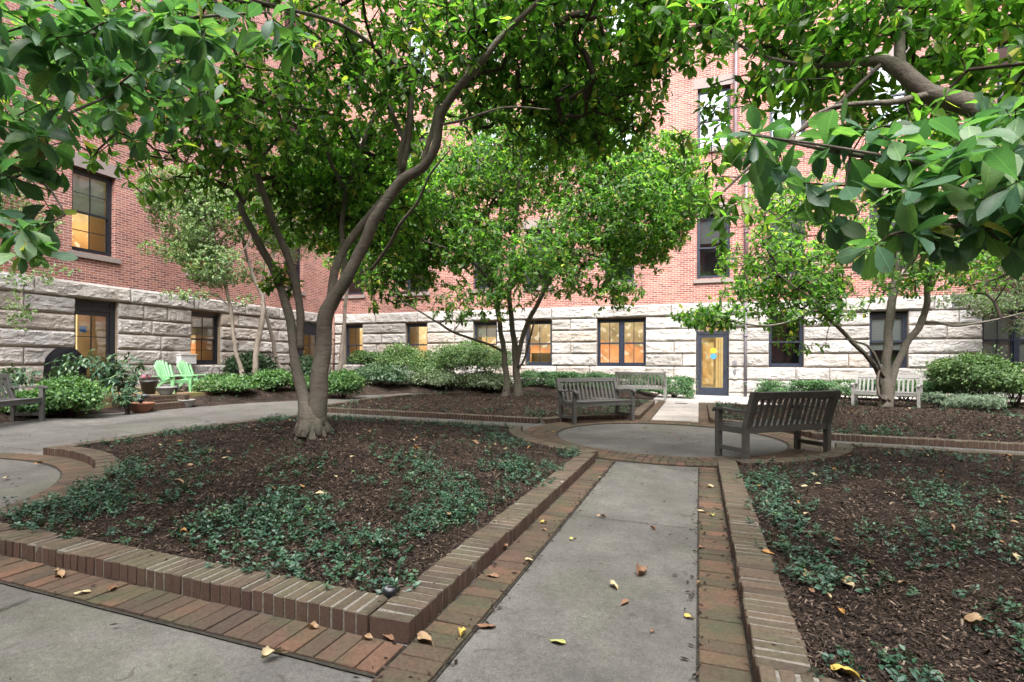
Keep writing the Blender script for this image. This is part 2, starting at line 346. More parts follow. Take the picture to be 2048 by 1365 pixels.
L_hedge = leaf_mat('hedge_leaf', [(0, (.03, .075, .03)), (.6, (.055, .12, .045)), (1, (.09, .17, .06))], .2, .45)
L_vari = leaf_mat('variegated_leaf', [(0, (.045, .08, .035)), (.55, (.085, .12, .06)), (1, (.30, .33, .23))], .2, .5)
L_dark = leaf_mat('dark_shrub_leaf', [(0, (.02, .05, .025)), (.7, (.045, .085, .04)), (1, (.09, .13, .06))], .15, .4)
L_vinca = leaf_mat('vinca_leaf', [(0, (.015, .04, .026)), (.6, (.027, .068, .04)), (.93, (.045, .10, .05)), (1, (.13, .2, .05))], .12, .45)
L_jun = leaf_mat('juniper_leaf', [(0, (.06, .10, .07)), (1, (.15, .2, .12))], .1, .6)

# ---------------------------------------------------------------- leaf scattering
def leaf_template(rows, widths, fold=.25, bend=.15, obov=True):
    V = [(0, 0, 0)]
    for t, w_ in zip(rows[1:-1], widths[1:-1]):
        zc = -bend*t*t
        V += [(t, -w_, zc+fold*w_), (t, 0, zc), (t, w_, zc+fold*w_)]
    V.append((1, 0, -bend)); V = np.array(V)
    T = [(0, 2, 1), (0, 3, 2)]; Q = []; k = 1; m = len(rows)-2
    for i in range(m-1):
        a, b2 = k+3*i, k+3*(i+1); Q += [(a, a+1, b2+1, b2), (a+1, a+2, b2+2, b2+1)]
    a = k+3*(m-1); e = len(V)-1; T += [(a, a+1, e), (a+1, a+2, e)]
    return V, np.array(Q).reshape(-1, 4), np.array(T)
LT_big = leaf_template([0, .12, .35, .62, .84, 1], [0, .04, .14, .215, .165, 0], .3, .2)
LT_mid = leaf_template([0, .35, .7, 1], [0, .13, .21, 0], .3, .2)
LT_lance = leaf_template([0, .4, .75, 1], [0, .12, .13, 0], .25, .25)
LT_oval = leaf_template([0, .45, 1], [0, .3, 0], .3, .1)
def scatter(mb, P, D, U, L, tmpl, r, wid=1.):
    """leaves at P pointing D, upper face towards U"""
    V, Q, T = tmpl
    D = D/np.linalg.norm(D, axis=1, keepdims=True)
    S = np.cross(U, D); nn = np.linalg.norm(S, axis=1, keepdims=True); nn[nn < 1e-6] = 1; S = S/nn; Nn = np.cross(D, S)
    L = np.broadcast_to(L, (len(P),))[:, None, None]
    wv = (wid*rng.uniform(.8, 1.2, len(P)))[:, None, None]; zb = rng.uniform(-.3, 2.4, len(P))[:, None, None]; tw_ = rng.normal(0, .5, len(P))[:, None, None]
    Vz = V[None, :, 2:3]*zb+tw_*V[None, :, 0:1]*V[None, :, 1:2]
    Vs = P[:, None, :]+L*(V[None, :, 0:1]*D[:, None, :]+wv*V[None, :, 1:2]*S[:, None, :]+Vz*Nn[:, None, :])
    mb.many(Vs, Q, T, r, V[:, :2] if len(V) > 12 else None)
def rand_unit(n):
    v = rng.normal(size=(n, 3)); return v/np.linalg.norm(v, axis=1, keepdims=True)
def whorls(mb, P, Dt, k, L, tmpl, spread=.25, droop=.25, jit=.35):
    """k leaves round each tip P with twig direction Dt"""
    n = len(P); Dt = Dt/np.maximum(np.linalg.norm(Dt, axis=1, keepdims=True), 1e-6)
    A = np.cross(Dt, rand_unit(n)); A /= np.maximum(np.linalg.norm(A, axis=1, keepdims=True), 1e-6); B = np.cross(Dt, A)
    for j in range(k):
        keep = rng.random(n) < .9
        an = 2*math.pi*j/k+rng.normal(0, .35, n)
        D = A*np.cos(an)[:, None]+B*np.sin(an)[:, None]+Dt*(spread+rng.normal(0, .35, n))[:, None]+rand_unit(n)*jit
        D[:, 2] -= droop
        U = np.array([0, 0, 1.])+Dt*.5+rand_unit(n)*.45
        le = L*(.65+.6*rng.random(n))
        scatter(mb, (P-Dt*rng.uniform(0, .25, n)[:, None]*L)[keep], D[keep], U[keep], le[keep], tmpl, rng.random(n)[keep], .85+.3*rng.random())

def blob_points(blobs, dens, thr=-.22):
    out = []
    for (px, py, d, rx, rz, ry, wgt) in blobs:
        c = np.array(at_depth(px, py, d)); n = int(dens*wgt*rx*ry*rz*4.19)+1
        q = rand_unit(n)*(rng.random(n)**(.40))[:, None]
        q = q*np.array([rx, ry, rz]); X = q[:, 0]*CS-q[:, 1]*SN; Y = q[:, 0]*SN+q[:, 1]*CS
        out.append(np.stack([c[0]+X, c[1]+Y, c[2]+q[:, 2]], 1))
    P = np.concatenate(out)
    k = np.array([noise.noise(Vector(p*1.1))+.5*noise.noise(Vector(p*2.7)) for p in P])
    return P[k > thr]

def grow_tree(name, label, base, limbs, P, leaf, barkm, group=None, leafL=.12, k=7, tmpl=LT_mid, step=.22, twig=.0022, extra=None, cat='tree', droop=.25, clear=None, minz=None, rexp=.42):
    root = empty(name, base, label, cat, group)
    tb = MB(); nodes = []; par = []; typ = []
    for li, limb in enumerate(limbs):
        pts = [Vector(p) for p, _ in limb]; rad = [r for _, r in limb]
        # smooth (catmull) resample
        sp = []; sr = []
        for i in range(len(pts)-1):
            p0, p1, p2, p3 = pts[max(i-1, 0)], pts[i], pts[i+1], pts[min(i+2, len(pts)-1)]
            m = max(2, int((p2-p1).length/.09))
            for s_ in range(m):
                t = s_/m; q = .5*((2*p1)+(-p0+p2)*t+(2*p0-5*p1+4*p2-p3)*t*t+(-p0+3*p1-3*p2+p3)*t**3)
                nz = Vector((noise.noise(q*3+Vector((li, 0, 0))), noise.noise(q*3+Vector((9, li, 0))), 0))*.03
                sp.append(q+nz*min(1, rad[i]*20)); sr.append((rad[i]*(1-t)+rad[i+1]*t)*(1+.10*noise.noise(q*6)))
        sp.append(pts[-1]); sr.append(rad[-1])
        tb.tube(sp, sr, 16 if rad[0] > .05 else 8, .5)
        last = -1
        for j in range(0, len(sp), 2):
            nodes.append(tuple(sp[j])); par.append(last); typ.append(0); last = len(nodes)-1
    if limbs[0][0][1] > .06:
        b_ = Vector(limbs[0][1][0]); r_ = limbs[0][1][1]
        for q in range(9):
            a = q*.7+random.random()*.5; dv = Vector((math.cos(a), math.sin(a), 0)); ln = random.uniform(.95, 1.3)
            tb.tube([b_+dv*r_*.30+Vector((0, 0, r_*1.5)), b_+dv*r_*.55+Vector((0, 0, r_*.6)), b_+dv*r_*ln-Vector((0, 0, r_*.1))], [r_*.34, r_*.42, r_*.2], 8)
    tb.build('trunk', barkm, root, True)
    nlimb = len(nodes)
    LN = np.array(nodes)
    if clear is not None:
        P = P[[clear(p) for p in P]]
    lowest = base[2]+(minz if minz is not None else .9)
    P = P[P[:, 2] > lowest]
    dl = np.array([np.min(np.sum((LN-p)**2, 1)) for p in P]); P = P[np.argsort(dl)]
    cap = nlimb+len(P)*12+10; A = np.zeros((cap, 3)); A[:nlimb] = LN; n = nlimb; par = par+[0]*(cap-nlimb)
    tips = []; tdir = []
    ok = np.ones(cap, bool); ok[:nlimb] = LN[:, 2] > base[2]+.55
    for p in P:
        d2 = np.sum((A[:n]-p)**2, 1)+np.where(ok[:n], 0, 99.); j = int(np.argmin(d2)); q = A[j]; L = math.sqrt(d2[j])
        if L < .04 or n > cap-14: continue
        m = min(10, max(1, int(L/step))); side = rand_unit(1)[0]; prev = j
        for s_ in range(1, m+1):
            t = s_/m; pt = q*(1-t)+p*t+side*math.sin(math.pi*t)*L*.10+np.array([0, 0, math.sin(math.pi*t)*L*.08])+(rng.normal(0, .02, 3) if s_ < m else 0)
            A[n] = pt; par[n] = prev; ok[n] = True; prev = n; n += 1
        tips.append(n-1); tdir.append(A[n-1]-A[par[n-1]])
    cnt = np.zeros(n); cnt[tips] = 1
    for i in range(n-1, nlimb-1, -1): cnt[par[i]] += cnt[i]
    i = np.arange(nlimb, n); pj = np.array(par[nlimb:n], int)
    rr = twig*np.maximum(cnt, 1)**rexp; r0 = np.minimum(rr[pj], rr[i]*1.35); r0 = np.where(pj < nlimb, rr[i]*1.25, r0)
    a, b = A[pj], A[i]; t = b-a; t /= np.maximum(np.linalg.norm(t, axis=1, keepdims=True), 1e-6)
    u = np.cross(t, [.31, .22, .93]); u /= np.maximum(np.linalg.norm(u, axis=1, keepdims=True), 1e-6); v = np.cross(t, u)
    ring = []
    K = 5
    for P_, r_ in ((a, r0), (b, rr[i])):
        for q in range(K):
            an = 2*math.pi*q/K; ring.append(P_+(u*math.cos(an)+v*math.sin(an))*r_[:, None])
    tw = MB(); tw.many(np.stack(ring, 1), [(q, (q+1) % K, K+(q+1) % K, K+q) for q in range(K)]); tw.build('branches', M_twig if barkm is M_bark else barkm, root, True)
    lb = MB(); TP = A[np.array(tips)]; TD = np.array(tdir)
    out = TP-np.array(LN.mean(0)); TD = TD/np.maximum(np.linalg.norm(TD, axis=1, keepdims=True), 1e-6)+.4*out/np.maximum(np.linalg.norm(out, axis=1, keepdims=True), 1e-6)
    whorls(lb, TP, TD, k, leafL, tmpl, droop=droop)
    # a few leaves along the twigs
    side_i = i[(cnt[i] <= 3) & (rng.random(len(i)) < .6)]
    if len(side_i):
        nS = len(side_i); scatter(lb, A[side_i], rand_unit(nS)+np.array([0, 0, -.1]), np.array([0, 0, 1.])+rand_unit(nS)*.5, leafL*(.6+.4*rng.random(nS)), tmpl, rng.random(nS))
    if extra: extra(lb)
    lb.build('crown', leaf, root, True)
    return root

# ================================================================ SETTING
def structure(o): o['kind'] = 'structure'; return o
def sheet(name, poly, h, m, thick=0):
    mb = MB(); n = len(poly); V = [(x, y, gz(x, y)+h) for x, y in poly]; cx, cy = sum(p[0] for p in poly)/n, sum(p[1] for p in poly)/n
    mb.add(V+[(cx, cy, gz(cx, cy)+h)], None, [(k, (k+1) % n, n) for k in range(n)]); return structure(mb.build(name, m))
mb = MB(); S = 300
gx = [-S, -40, -20, 20, 40, S]
def gfar(x, y): return gz(max(-40, min(40, x)), max(-40, min(40, y)))-.02
V = [(x, y, gfar(x, y)) for y in gx for x in gx]; k6 = len(gx)
mb.add(V, [(j*k6+i, j*k6+i+1, (j+1)*k6+i+1, (j+1)*k6+i) for j in range(k6-1) for i in range(k6-1)])
structure(mb.build('ground', M_soil))
sheet('concrete_path', [(-12.4, -10), (12, -10), (12, 20.0), (-12.4, 20.0)], 0, M_conc)

sheet('door_walkway', [(-9.6, 15.35), (12, 15.35), (12, 20.0), (-9.6, 20.0)], .004, M_conc2)  # brightness of the open area by the door comes from the paler colour
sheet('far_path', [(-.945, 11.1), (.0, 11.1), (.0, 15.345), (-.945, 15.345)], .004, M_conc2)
C1 = (-.5, 8.85); C2 = (-7.3, 1.5)
def arc(c, r, a0, a1, n=14):
    return [(c[0]+r*math.cos(a0+(a1-a0)*k/n), c[1]+r*math.sin(a0+(a1-a0)*k/n)) for k in range(n+1)]
ang = lambda c, p: math.atan2(p[1]-c[1], p[0]-c[0])
RC = 2.35
def on_c(c, r, x=None, y=None, s=1):
    if x is not None: return (x, c[1]+s*math.sqrt(r*r-(x-c[0])**2))
    return (c[0]+s*math.sqrt(r*r-(y-c[1])**2), y)
A1 = on_c(C1, RC, x=-1.19, s=-1); A2 = on_c(C1, RC, y=8.5, s=-1)
A3 = on_c(C2, 2.6, x=-7.5, s=1); A4 = on_c(C2, 2.6, y=2.0, s=1)
bedA = [(-1.19, 2.0), A1]+arc(C1, RC, ang(C1, A1), ang(C1, A2)-2*math.pi*(0 if ang(C1, A2) < ang(C1, A1) else 1))[1:]+[(-5.5, 8.5), (-7.1, 8.45), (-7.4, 8.2), (-7.55, 7.8), (-7.6, 6.0), (-7.52, 4.6)]+arc(C2, 2.6, ang(C2, A3), ang(C2, A4))
B1 = on_c(C1, RC, x=-1.16, s=1); B2 = on_c(C1, RC, y=9.65, s=-1)
bedB = [(-1.16, 15.3), (-4, 15.25), (-7.9, 15.0), (-8.5, 14.0), (-8.6, 12), (-8.3, 9.55), B2]+arc(C1, RC, ang(C1, B2), ang(C1, B1))[1:]
CC1 = on_c(C1, RC, x=.21, s=1); CC2 = on_c(C1, RC, y=9.62, s=1)
bedC = [(.21, 15.3), CC1]+arc(C1, RC, ang(C1, CC1), ang(C1, CC2))[1:]+[(4.5, 9.6), (7.2, 9.6), (7.2, 15.2), (4, 15.25)]
E1 = on_c(C1, RC, y=8.66, s=1); E2 = on_c(C1, RC, x=.21, s=-1)
bedE = [(.21, 2.0), (3.5, 2.0), (7.2, 2.0), (7.2, 8.68), E1]+arc(C1, RC, ang(C1, E1), ang(C1, E2))[1:]
for bd in (bedB, bedC):
    pass
def area(p): return sum(p[i][0]*p[(i+1) % len(p)][1]-p[(i+1) % len(p)][0]*p[i][1] for i in range(len(p)))/2
beds = {}
for k, p in (('A', bedA), ('B', bedB), ('C', bedC), ('E', bedE)): beds[k] = p if area(p) > 0 else p[::-1]

def offset(poly, d):
    """inward offset of a ccw polygon"""
    n = len(poly); out = []
    for i in range(n):
        p0, p1, p2 = Vector(poly[i-1]), Vector(poly[i]), Vector(poly[(i+1) % n])
        a = (p1-p0).normalized(); b = (p2-p1).normalized(); na, nb = Vector((-a.y, a.x)), Vector((-b.y, b.x)); m = (na+nb); m = m/max(.35, m.length_squared)*2*.5*2/2
        m = (na+nb).normalized(); q = d/max(.45, m.dot(na)); out.append((p1.x+m.x*q, p1.y+m.y*q))
    return out
def dist_poly(X, Y, poly):
    """signed distance, positive inside"""
    P = np.array(poly); Q = np.roll(P, -1, 0); pt = np.stack([X, Y], -1)[..., None, :]
    d = Q-P; t = np.clip(((pt-P)*d).sum(-1)/(d*d).sum(-1), 0, 1); dd = np.sqrt((((P+t[..., None]*d)-pt)**2).sum(-1)).min(-1)
    x, y = X[..., None], Y[..., None]; c = ((P[:, 1] > y) != (Q[:, 1] > y)) & (x < (Q[:, 0]-P[:, 0])*(y-P[:, 1])/(Q[:, 1]-P[:, 1]+1e-12)+P[:, 0])
    return np.where(c.sum(-1) % 2 == 1, dd, -dd)
MOUND = {'A': (.35, 2.8), 'B': (.29, 2.6), 'C': (.33, 2.6), 'E': (.10, 2.0)}
def fbm(X, Y, s, seed=0):
    return np.array([noise.fractal(Vector((x*s+seed, y*s, seed*.7)), .9, 2, 4) for x, y in zip(X.ravel(), Y.ravel())]).reshape(X.shape)
def bed_h(k, X, Y):
    hm, rr = MOUND[k]; d = dist_poly(X, Y, beds[k]); t = np.clip((d-.15)/rr, 0, 1); s = t*t*(3-2*t)
    return gz(X, Y)+.078+(hm-.078)*s
def bed_z(k, x, y):
    return float(bed_h(k, np.array([x]), np.array([y]))[0])+.0

def soil_mesh(k, res):
    poly = offset(beds[k], .17); P = np.array(poly); x0, y0 = P.min(0); x1, y1 = P.max(0)
    nx, ny = int((x1-x0)/res)+1, int((y1-y0)/res)+1
    X, Y = np.meshgrid(np.linspace(x0, x1, nx), np.linspace(y0, y1, ny)); D = dist_poly(X, Y, poly)
    Z = bed_h(k, X, Y)+.018*fbm(X, Y, 2.2, 3)+.012*fbm(X, Y, 11, 5)
    Z = np.where(D < 0, Z-.04, Z)
    idx = np.arange(nx*ny).reshape(ny, nx); Q = np.stack([idx[:-1, :-1], idx[:-1, 1:], idx[1:, 1:], idx[1:, :-1]], -1)
    keep = (np.maximum.reduce([D[:-1, :-1], D[:-1, 1:], D[1:, 1:], D[1:, :-1]]) > -.01)
    m = MB(); m.add(np.stack([X, Y, Z], -1).reshape(-1, 3), Q[keep]); return m
for k, res in (('A', .045), ('B', .09), ('C', .08), ('E', .045)):
    structure(soil_mesh(k, res).build('mulch_bed', M_soil, None, True))

def chips(k, n, size, near=None):
    poly = offset(beds[k], .2); P = np.array(poly); x0, y0 = P.min(0); x1, y1 = P.max(0)
    X = rng.uniform(x0, x1, n*2); Y = rng.uniform(y0, y1, n*2)
    if near:
        dd = np.hypot(X, Y); keep = rng.random(len(X)) < np.clip((near/dd)**1.6, .05, 1); X, Y = X[keep], Y[keep]
    D = dist_poly(X, Y, poly); X, Y = X[D > .0], Y[D > .0]; m = len(X)
    Z = bed_h(k, X, Y)+.018*fbm(X, Y, 2.2, 3)+.012*fbm(X, Y, 11, 5)+rng.uniform(.0, .018, m)
    an = rng.uniform(0, 2*math.pi, m); ti = rng.normal(0, .35, m); L = size*(.35+1.2*rng.random(m)**2); W = L*rng.uniform(.12, .38, m)
    a = np.stack([np.cos(an)*np.cos(ti), np.sin(an)*np.cos(ti), np.sin(ti)], 1)*L[:, None]/2
    b = np.stack([-np.sin(an), np.cos(an), rng.normal(0, .5, m)], 1)*W[:, None]/2
    c = np.stack([X, Y, Z], 1); h = np.array([0, 0, 1.])*(W*.35)[:, None]
    Vs = np.stack([c-a-b*.6, c+a*.8-b, c+a+b*.5, c-a*.9+b, c+h], 1)
    q = MB(); q.many(Vs, None, [(0, 1, 4), (1, 2, 4), (2, 3, 4), (3, 0, 4)], rng.random(m)**1.3)
    return tag(q.build('bark_chips', M_chip), kind='stuff')
CHIP = {'A': 'shredded bark mulch on the near left bed around the big forked tree', 'B': 'bark mulch on the bed behind the middle bench', 'C': 'bark mulch on the mounded bed under the right hand tree', 'E': 'bark mulch on the near right bed beside the path'}
for k, n, s_, nr in (('A', 230000, .024, 3.5), ('E', 260000, .024, 3.0), ('B', 50000, .035, None), ('C', 70000, .033, None)):
    o = chips(k, n, s_, nr); o['label'] = CHIP[k]; o['category'] = 'mulch'

# brick kerbs round the beds
def kerb(k, label):
    poly = beds[k]; root = empty('brick_kerb', (poly[0][0], poly[0][1], gz(*poly[0])), label, 'brick edging', 'brick kerbs round the planting beds')
    mb = MB(); mo = MB(); n = len(poly); tot = 0
    for i in range(n):
        p, q = Vector(poly[i]), Vector(poly[(i+1) % n]); L = (q-p).length
        if L < 1e-4: continue
        t = (q-p)/L; nx_ = Vector(poly[(i+2) % n])-q; turn = t.x*nx_.y-t.y*nx_.x
        if turn > .75*nx_.length: q = q-t*.203; L -= .203
        nv = Vector((-t.y, t.x)); m = max(1, round(L/.0672)); pitch = L/m
        near = min(p.length, q.length) < 8
        for j in range(m):
            c = p+t*(j+.5)*pitch
            if i and j == 0 and L > 1: pass
            cc = c+nv*(.1+random.uniform(-.005, .004)); z = gz(cc.x, cc.y); hh = .1+random.uniform(-.002, .003)
            an = math.atan2(t.y, t.x)+random.uniform(-.022, .022); rot = Matrix.Rotation(an, 3, 'Z') @ Matrix.Rotation(random.uniform(-.022, .022), 3, 'X') @ Matrix.Rotation(random.uniform(-.018, .018), 3, 'Y')
            mb.box((cc.x, cc.y, z+hh/2+.003+random.uniform(-.001, .003)), (pitch-.012+random.uniform(-.003, .003), .2+random.uniform(-.004, .004), hh), rot, random.random(), random.choice((.004, .006, .009)))
        # mortar core
        c = (p+q)/2+nv*.1; an = math.atan2(t.y, t.x); sl_ = (gz(q.x, q.y)-gz(p.x, p.y))/L
        mo.box((c.x, c.y, gz(c.x, c.y)+.050), (max(.01, L-(.05 if L > 1 else .012)), .188, .0985), Matrix.Rotation(an, 3, 'Z') @ Matrix.Rotation(-math.atan(sl_), 3, 'Y'), .5)
        mo.box((c.x+nv.x*.004, c.y+nv.y*.004, gz(c.x, c.y)+.010), (L, .022, .010), Matrix.Rotation(an, 3, 'Z') @ Matrix.Rotation(-math.atan(sl_), 3, 'Y') @ Matrix.Rotation(R(-25), 3, 'X'), .5)
    mb.build('bricks', M_curb, root); mo.build('mortar', M_mortar, root)
kerb('A', 'low mossy brick kerb round the near left bed with its sharp corner in the foreground')
kerb('B', 'dark brick kerb of the far left bed running behind the middle bench')
kerb('C', 'brick kerb round the mounded bed in front of the white bench')
kerb('E', 'long brick kerb of the near right bed, running up the right side of the path')

# brick paving bands beside the kerbs and the ring round the plaza
pv = MB(); jb = MB()
def strip(p, q, inward, width=.2, pitch=.1, rows=1):
    p, q = Vector(p), Vector(q); L = (q-p).length; t = (q-p)/L; nv = Vector((-t.y, t.x))*inward; m = round(L/pitch); an = math.atan2(t.y, t.x)
    for j in range(m):
        c = p+t*(j+.5)*L/m+nv*width*.5; z = gz(c.x, c.y)
        pv.box((c.x, c.y, z+.006+random.uniform(-.002, .003)), (L/m-.004-random.uniform(0, .004), width-.008-random.uniform(0, .008), .024), Matrix.Rotation(an+random.uniform(-.02, .02), 3, 'Z') @ Matrix.Rotation(random.uniform(-.012, .012), 3, 'X'), random.random(), .003)
    c = (p+q)/2+nv*width*.5; sl_ = (gz(q.x, q.y)-gz(p.x, p.y))/L
    jb.box((c.x, c.y, gz(c.x, c.y)+.001), (L, width+.012, .012), Matrix.Rotation(an, 3, 'Z') @ Matrix.Rotation(-math.atan(sl_), 3, 'Y'), .5)
strip((-.965, 1.72), (-.965, 6.5), 1, .215); strip((.0, -3), (.0, 6.5), -1, .205); strip((-.965, -3), (-.965, 1.5), 1, .215)
strip((-4.9, 1.76), (-1.19, 1.76), 1, .225)
strip((-.94, 11.1), (-.94, 16.4), 1, .215); strip((.0, 11.1), (.0, 16.4), -1, .205)
strip((.42, 1.76), (7.2, 1.76), 1, .225)
for r0, r1_ in ((1.77, 1.965), (1.965, 2.16), (2.16, 2.345)):
    rm = (r0+r1_)/2; m = round(2*math.pi*rm/.1)
    for j in range(m):
        a = 2*math.pi*(j+.5*(r0 > 1.9))/m; c = (C1[0]+rm*math.cos(a), C1[1]+rm*math.sin(a))
        pv.box((c[0], c[1], gz(*c)+.007+random.uniform(-.002, .002)), (2*math.pi*rm/m-.006, r1_-r0-.007, .022), Matrix.Rotation(a+math.pi/2+random.uniform(-.02, .02), 3, 'Z'), random.random(), .003)
pts = arc(C2, 2.46, -.2, math.pi*1.1, 75)
for j in range(75):
    p, q = Vector(pts[j]), Vector(pts[j+1]); c = (p+q)/2; t = q-p
    pv.box((c.x, c.y, gz(c.x, c.y)+.007+random.uniform(-.002, .002)), (t.length-.005, .26, .022), Matrix.Rotation(math.atan2(t.y, t.x), 3, 'Z'), random.random(), .003)
o = structure(pv.build('brick_paving', M_pave))
def ring(mb_, c, r0, r1_, h, n=72, a0=0, a1=2*math.pi):
    V = []
    for k in range(n+1):
        a = a0+(a1-a0)*k/n
        for r_ in (r0, r1_): x, y = c[0]+r_*math.cos(a), c[1]+r_*math.sin(a); V.append((x, y, gz(x, y)+h))
    mb_.add(V, [(2*k, 2*k+1, 2*k+3, 2*k+2) for k in range(n)])
ring(jb, C1, 1.745, 2.35, .006); ring(jb, C2, 2.315, 2.6, .006)
def crack(pts, wd=.012):
    for (x0, y0), (x1, y1) in zip(pts[:-1], pts[1:]):
        L = math.hypot(x1-x0, y1-y0); m = max(2, int(L/.12)); pr = None; tx, ty = (x1-x0)/L, (y1-y0)/L; V = []
        for k in range(m+1):
            x, y = x0+(x1-x0)*k/m, y0+(y1-y0)*k/m; w_ = wd*(.5+.5*random.random()); o_2 = random.uniform(-.002, .002)
            V += [(x-ty*(w_/2)+o_2, y+tx*w_/2, gz(x, y)+.009), (x+ty*w_/2+o_2, y-tx*w_/2, gz(x, y)+.009)]
        jb.add(V, [(2*k, 2*k+1, 2*k+3, 2*k+2) for k in range(m)])
crack([(-.965, 4.13), (-.01, 4.13)], .008); crack([(-.95, 12.75), (0, 12.75)], .008); crack([(-.95, 14.6), (0, 14.6)], .008)
crack([(-.985, 1.75), (-.985, 6.5)], .018); crack([(.004, -2), (.004, 6.5)], .012); crack([(-4.9, 1.752), (-.98, 1.752)], .012)
for y in (3.2, 5.6, 8.1, 10.6, 13.2): crack([(-11.3, y+.8), (-7.7, y)], .011)
crack([(-9.9, 0), (-9.5, 14.5)], .012); crack([(-7.6, 4.3), (-12, 4.1)], .01)
for x in (-5.4, -7.6, 2.9, 4.9, 6.9): crack([(x, 8.5 if x < 0 else 8.68), (x, 9.65)], .01)
crack([(-.95, 16.42), (.2, 16.42)], .012); crack([(-8.5, 15.3), (8, 15.35)], .01)
for x in (-6, -3.6, 1.8, 4.2): crack([(x, 15.3), (x, 16.5)], .01)
crack([(-3.2, 1.7), (-3.0, -2)], .012)
crack([(-1.6, 8.0), (-.9, 8.6), (-.2, 8.5), (.6, 9.4)], .006); crack([(-10.8, 6.5), (-9.6, 7.6), (-8.9, 7.4), (-7.7, 8.3)], .014); crack([(-3.9, 1.2), (-2.9, 1.0), (-2.2, 1.3), (-1.4, 1.1)], .006)
structure(jb.build('paving_joints', M_joint))

# planting strips along the two wings
bedF = [(-16.1, 2), (-11.2, 2), (-11.55, 5.5), (-11.75, 6.6), (-11.55, 7.7), (-11.3, 9.2), (-11.05, 10.6), (-10.5, 11.6), (-10.1, 12.8), (-10.1, 14.2), (-9.6, 15.3), (-8.2, 16.1), (-4.5, 16.75), (-1.35, 16.9), (-1.35, 20.2), (-16.1, 20.2)]
bedD = [(1.75, 20.2), (1.75, 17.5), (2.6, 16.7), (4.2, 16.35), (8, 16.2), (14, 16.2), (14, 20.2)]
beds['F'] = bedF if area(bedF) > 0 else bedF[::-1]; beds['D'] = bedD if area(bedD) > 0 else bedD[::-1]
MOUND['F'] = (.26, 1.3); MOUND['D'] = (.12, 1.0)
def bed_h2(k, X, Y):
    hm, rr = MOUND[k]; d = dist_poly(X, Y, beds[k]); t = np.clip(d/rr, 0, 1); return gz(X, Y)+.02+(hm-.02)*t*t*(3-2*t)
_bh = bed_h
def bed_h(k, X, Y): return bed_h2(k, X, Y) if k in 'FD' else _bh(k, X, Y)
_off = offset
for k in 'FD':
    P = np.array(beds[k]); x0, y0 = P.min(0); x1, y1 = P.max(0); nx, ny = int((x1-x0)/.12), int((y1-y0)/.12)
    X, Y = np.meshgrid(np.linspace(x0, x1, nx), np.linspace(y0, y1, ny)); D = dist_poly(X, Y, beds[k]); Z = bed_h2(k, X, Y)+.02*fbm(X, Y, 2, 4)*np.clip(D*5, 0, 1)
    Z = np.where(D < 0, gz(X, Y)-.015, Z)
    idx = np.arange(nx*ny).reshape(ny, nx); Q = np.stack([idx[:-1, :-1], idx[:-1, 1:], idx[1:, 1:], idx[1:, :-1]], -1)
    keep = (np.maximum.reduce([D[:-1, :-1], D[:-1, 1:], D[1:, 1:], D[1:, :-1]]) > -.01)
    m = MB(); m.add(np.stack([X, Y, Z], -1).reshape(-1, 3), Q[keep]); structure(m.build('planting_strip', M_soil, None, True))
for k, lab in (('F', 'leaf litter and bark in the planting strip along the left wing'), ('D', 'leaf litter and bark in the planting strip behind the white bench')):
    o = chips(k, 26000, .06); o['label'] = lab; o['category'] = 'mulch'
#PART2
# ================================================================ BUILDING
XL, YB, TOP = -16.02, 20.0, 18.2
def WB(u, z, n): return (u, YB-n, z)
def WL(u, z, n): return (XL+n, u, z)
CZ = [0.0, .227, .685, 1.14, 1.60, 2.056, 2.51, 2.97, 3.423]
bld = empty('brick_building', (XL, YB, 0), 'red brick institutional building with rock-faced granite ground floor, wrapping the courtyard on two sides', 'building')
# openings: u0,u1,z0,z1,kind,opts
OB = []  # back wall
for (a, b, kind) in [(-15.25, -14.25, 'w'), (-12.05, -10.98, 'w'), (-8.83, -7.78, 'w'), (-6.56, -5.46, 'w'), (-3.68, -1.86, 'w2'), (-.10, .99, 'd'), (2.26, 3.33, 'w1'), (5.22, 6.28, 'wb'), (8.17, 9.95, 'wb2'), (11.6, 12.7, 'wb')]:
    OB.append((a, b, .1 if kind == 'd' else 1.14, 2.97, kind))
UP = [-14.75, -11.5, -8.3, -6.0, -2.85, .46, 2.8, 5.75, 9.05, 12.1]
for i, f0 in enumerate((4.30, 8.95, 13.55)):
    for x in UP: OB.append((x-.55, x+.55, f0, f0+2.3 if i == 0 else f0+2.15, 'u%d' % i))
OL = [(9.45, 10.58, .44, 2.97, 'dl'), (12.92, 14.08, 1.14, 2.97, 'wl'), (17.93, 19.35, .2, 2.97, 'dl2'), (5.9, 7.0, 1.14, 2.97, 'wl')]
for i, f0 in enumerate((4.26, 8.95, 13.55)):
    for y in (2.7, 6.2, 9.93, 13.38, 17.6): OL.append((y-.56, y+.56, f0, f0+2.3, 'ul%d' % i))

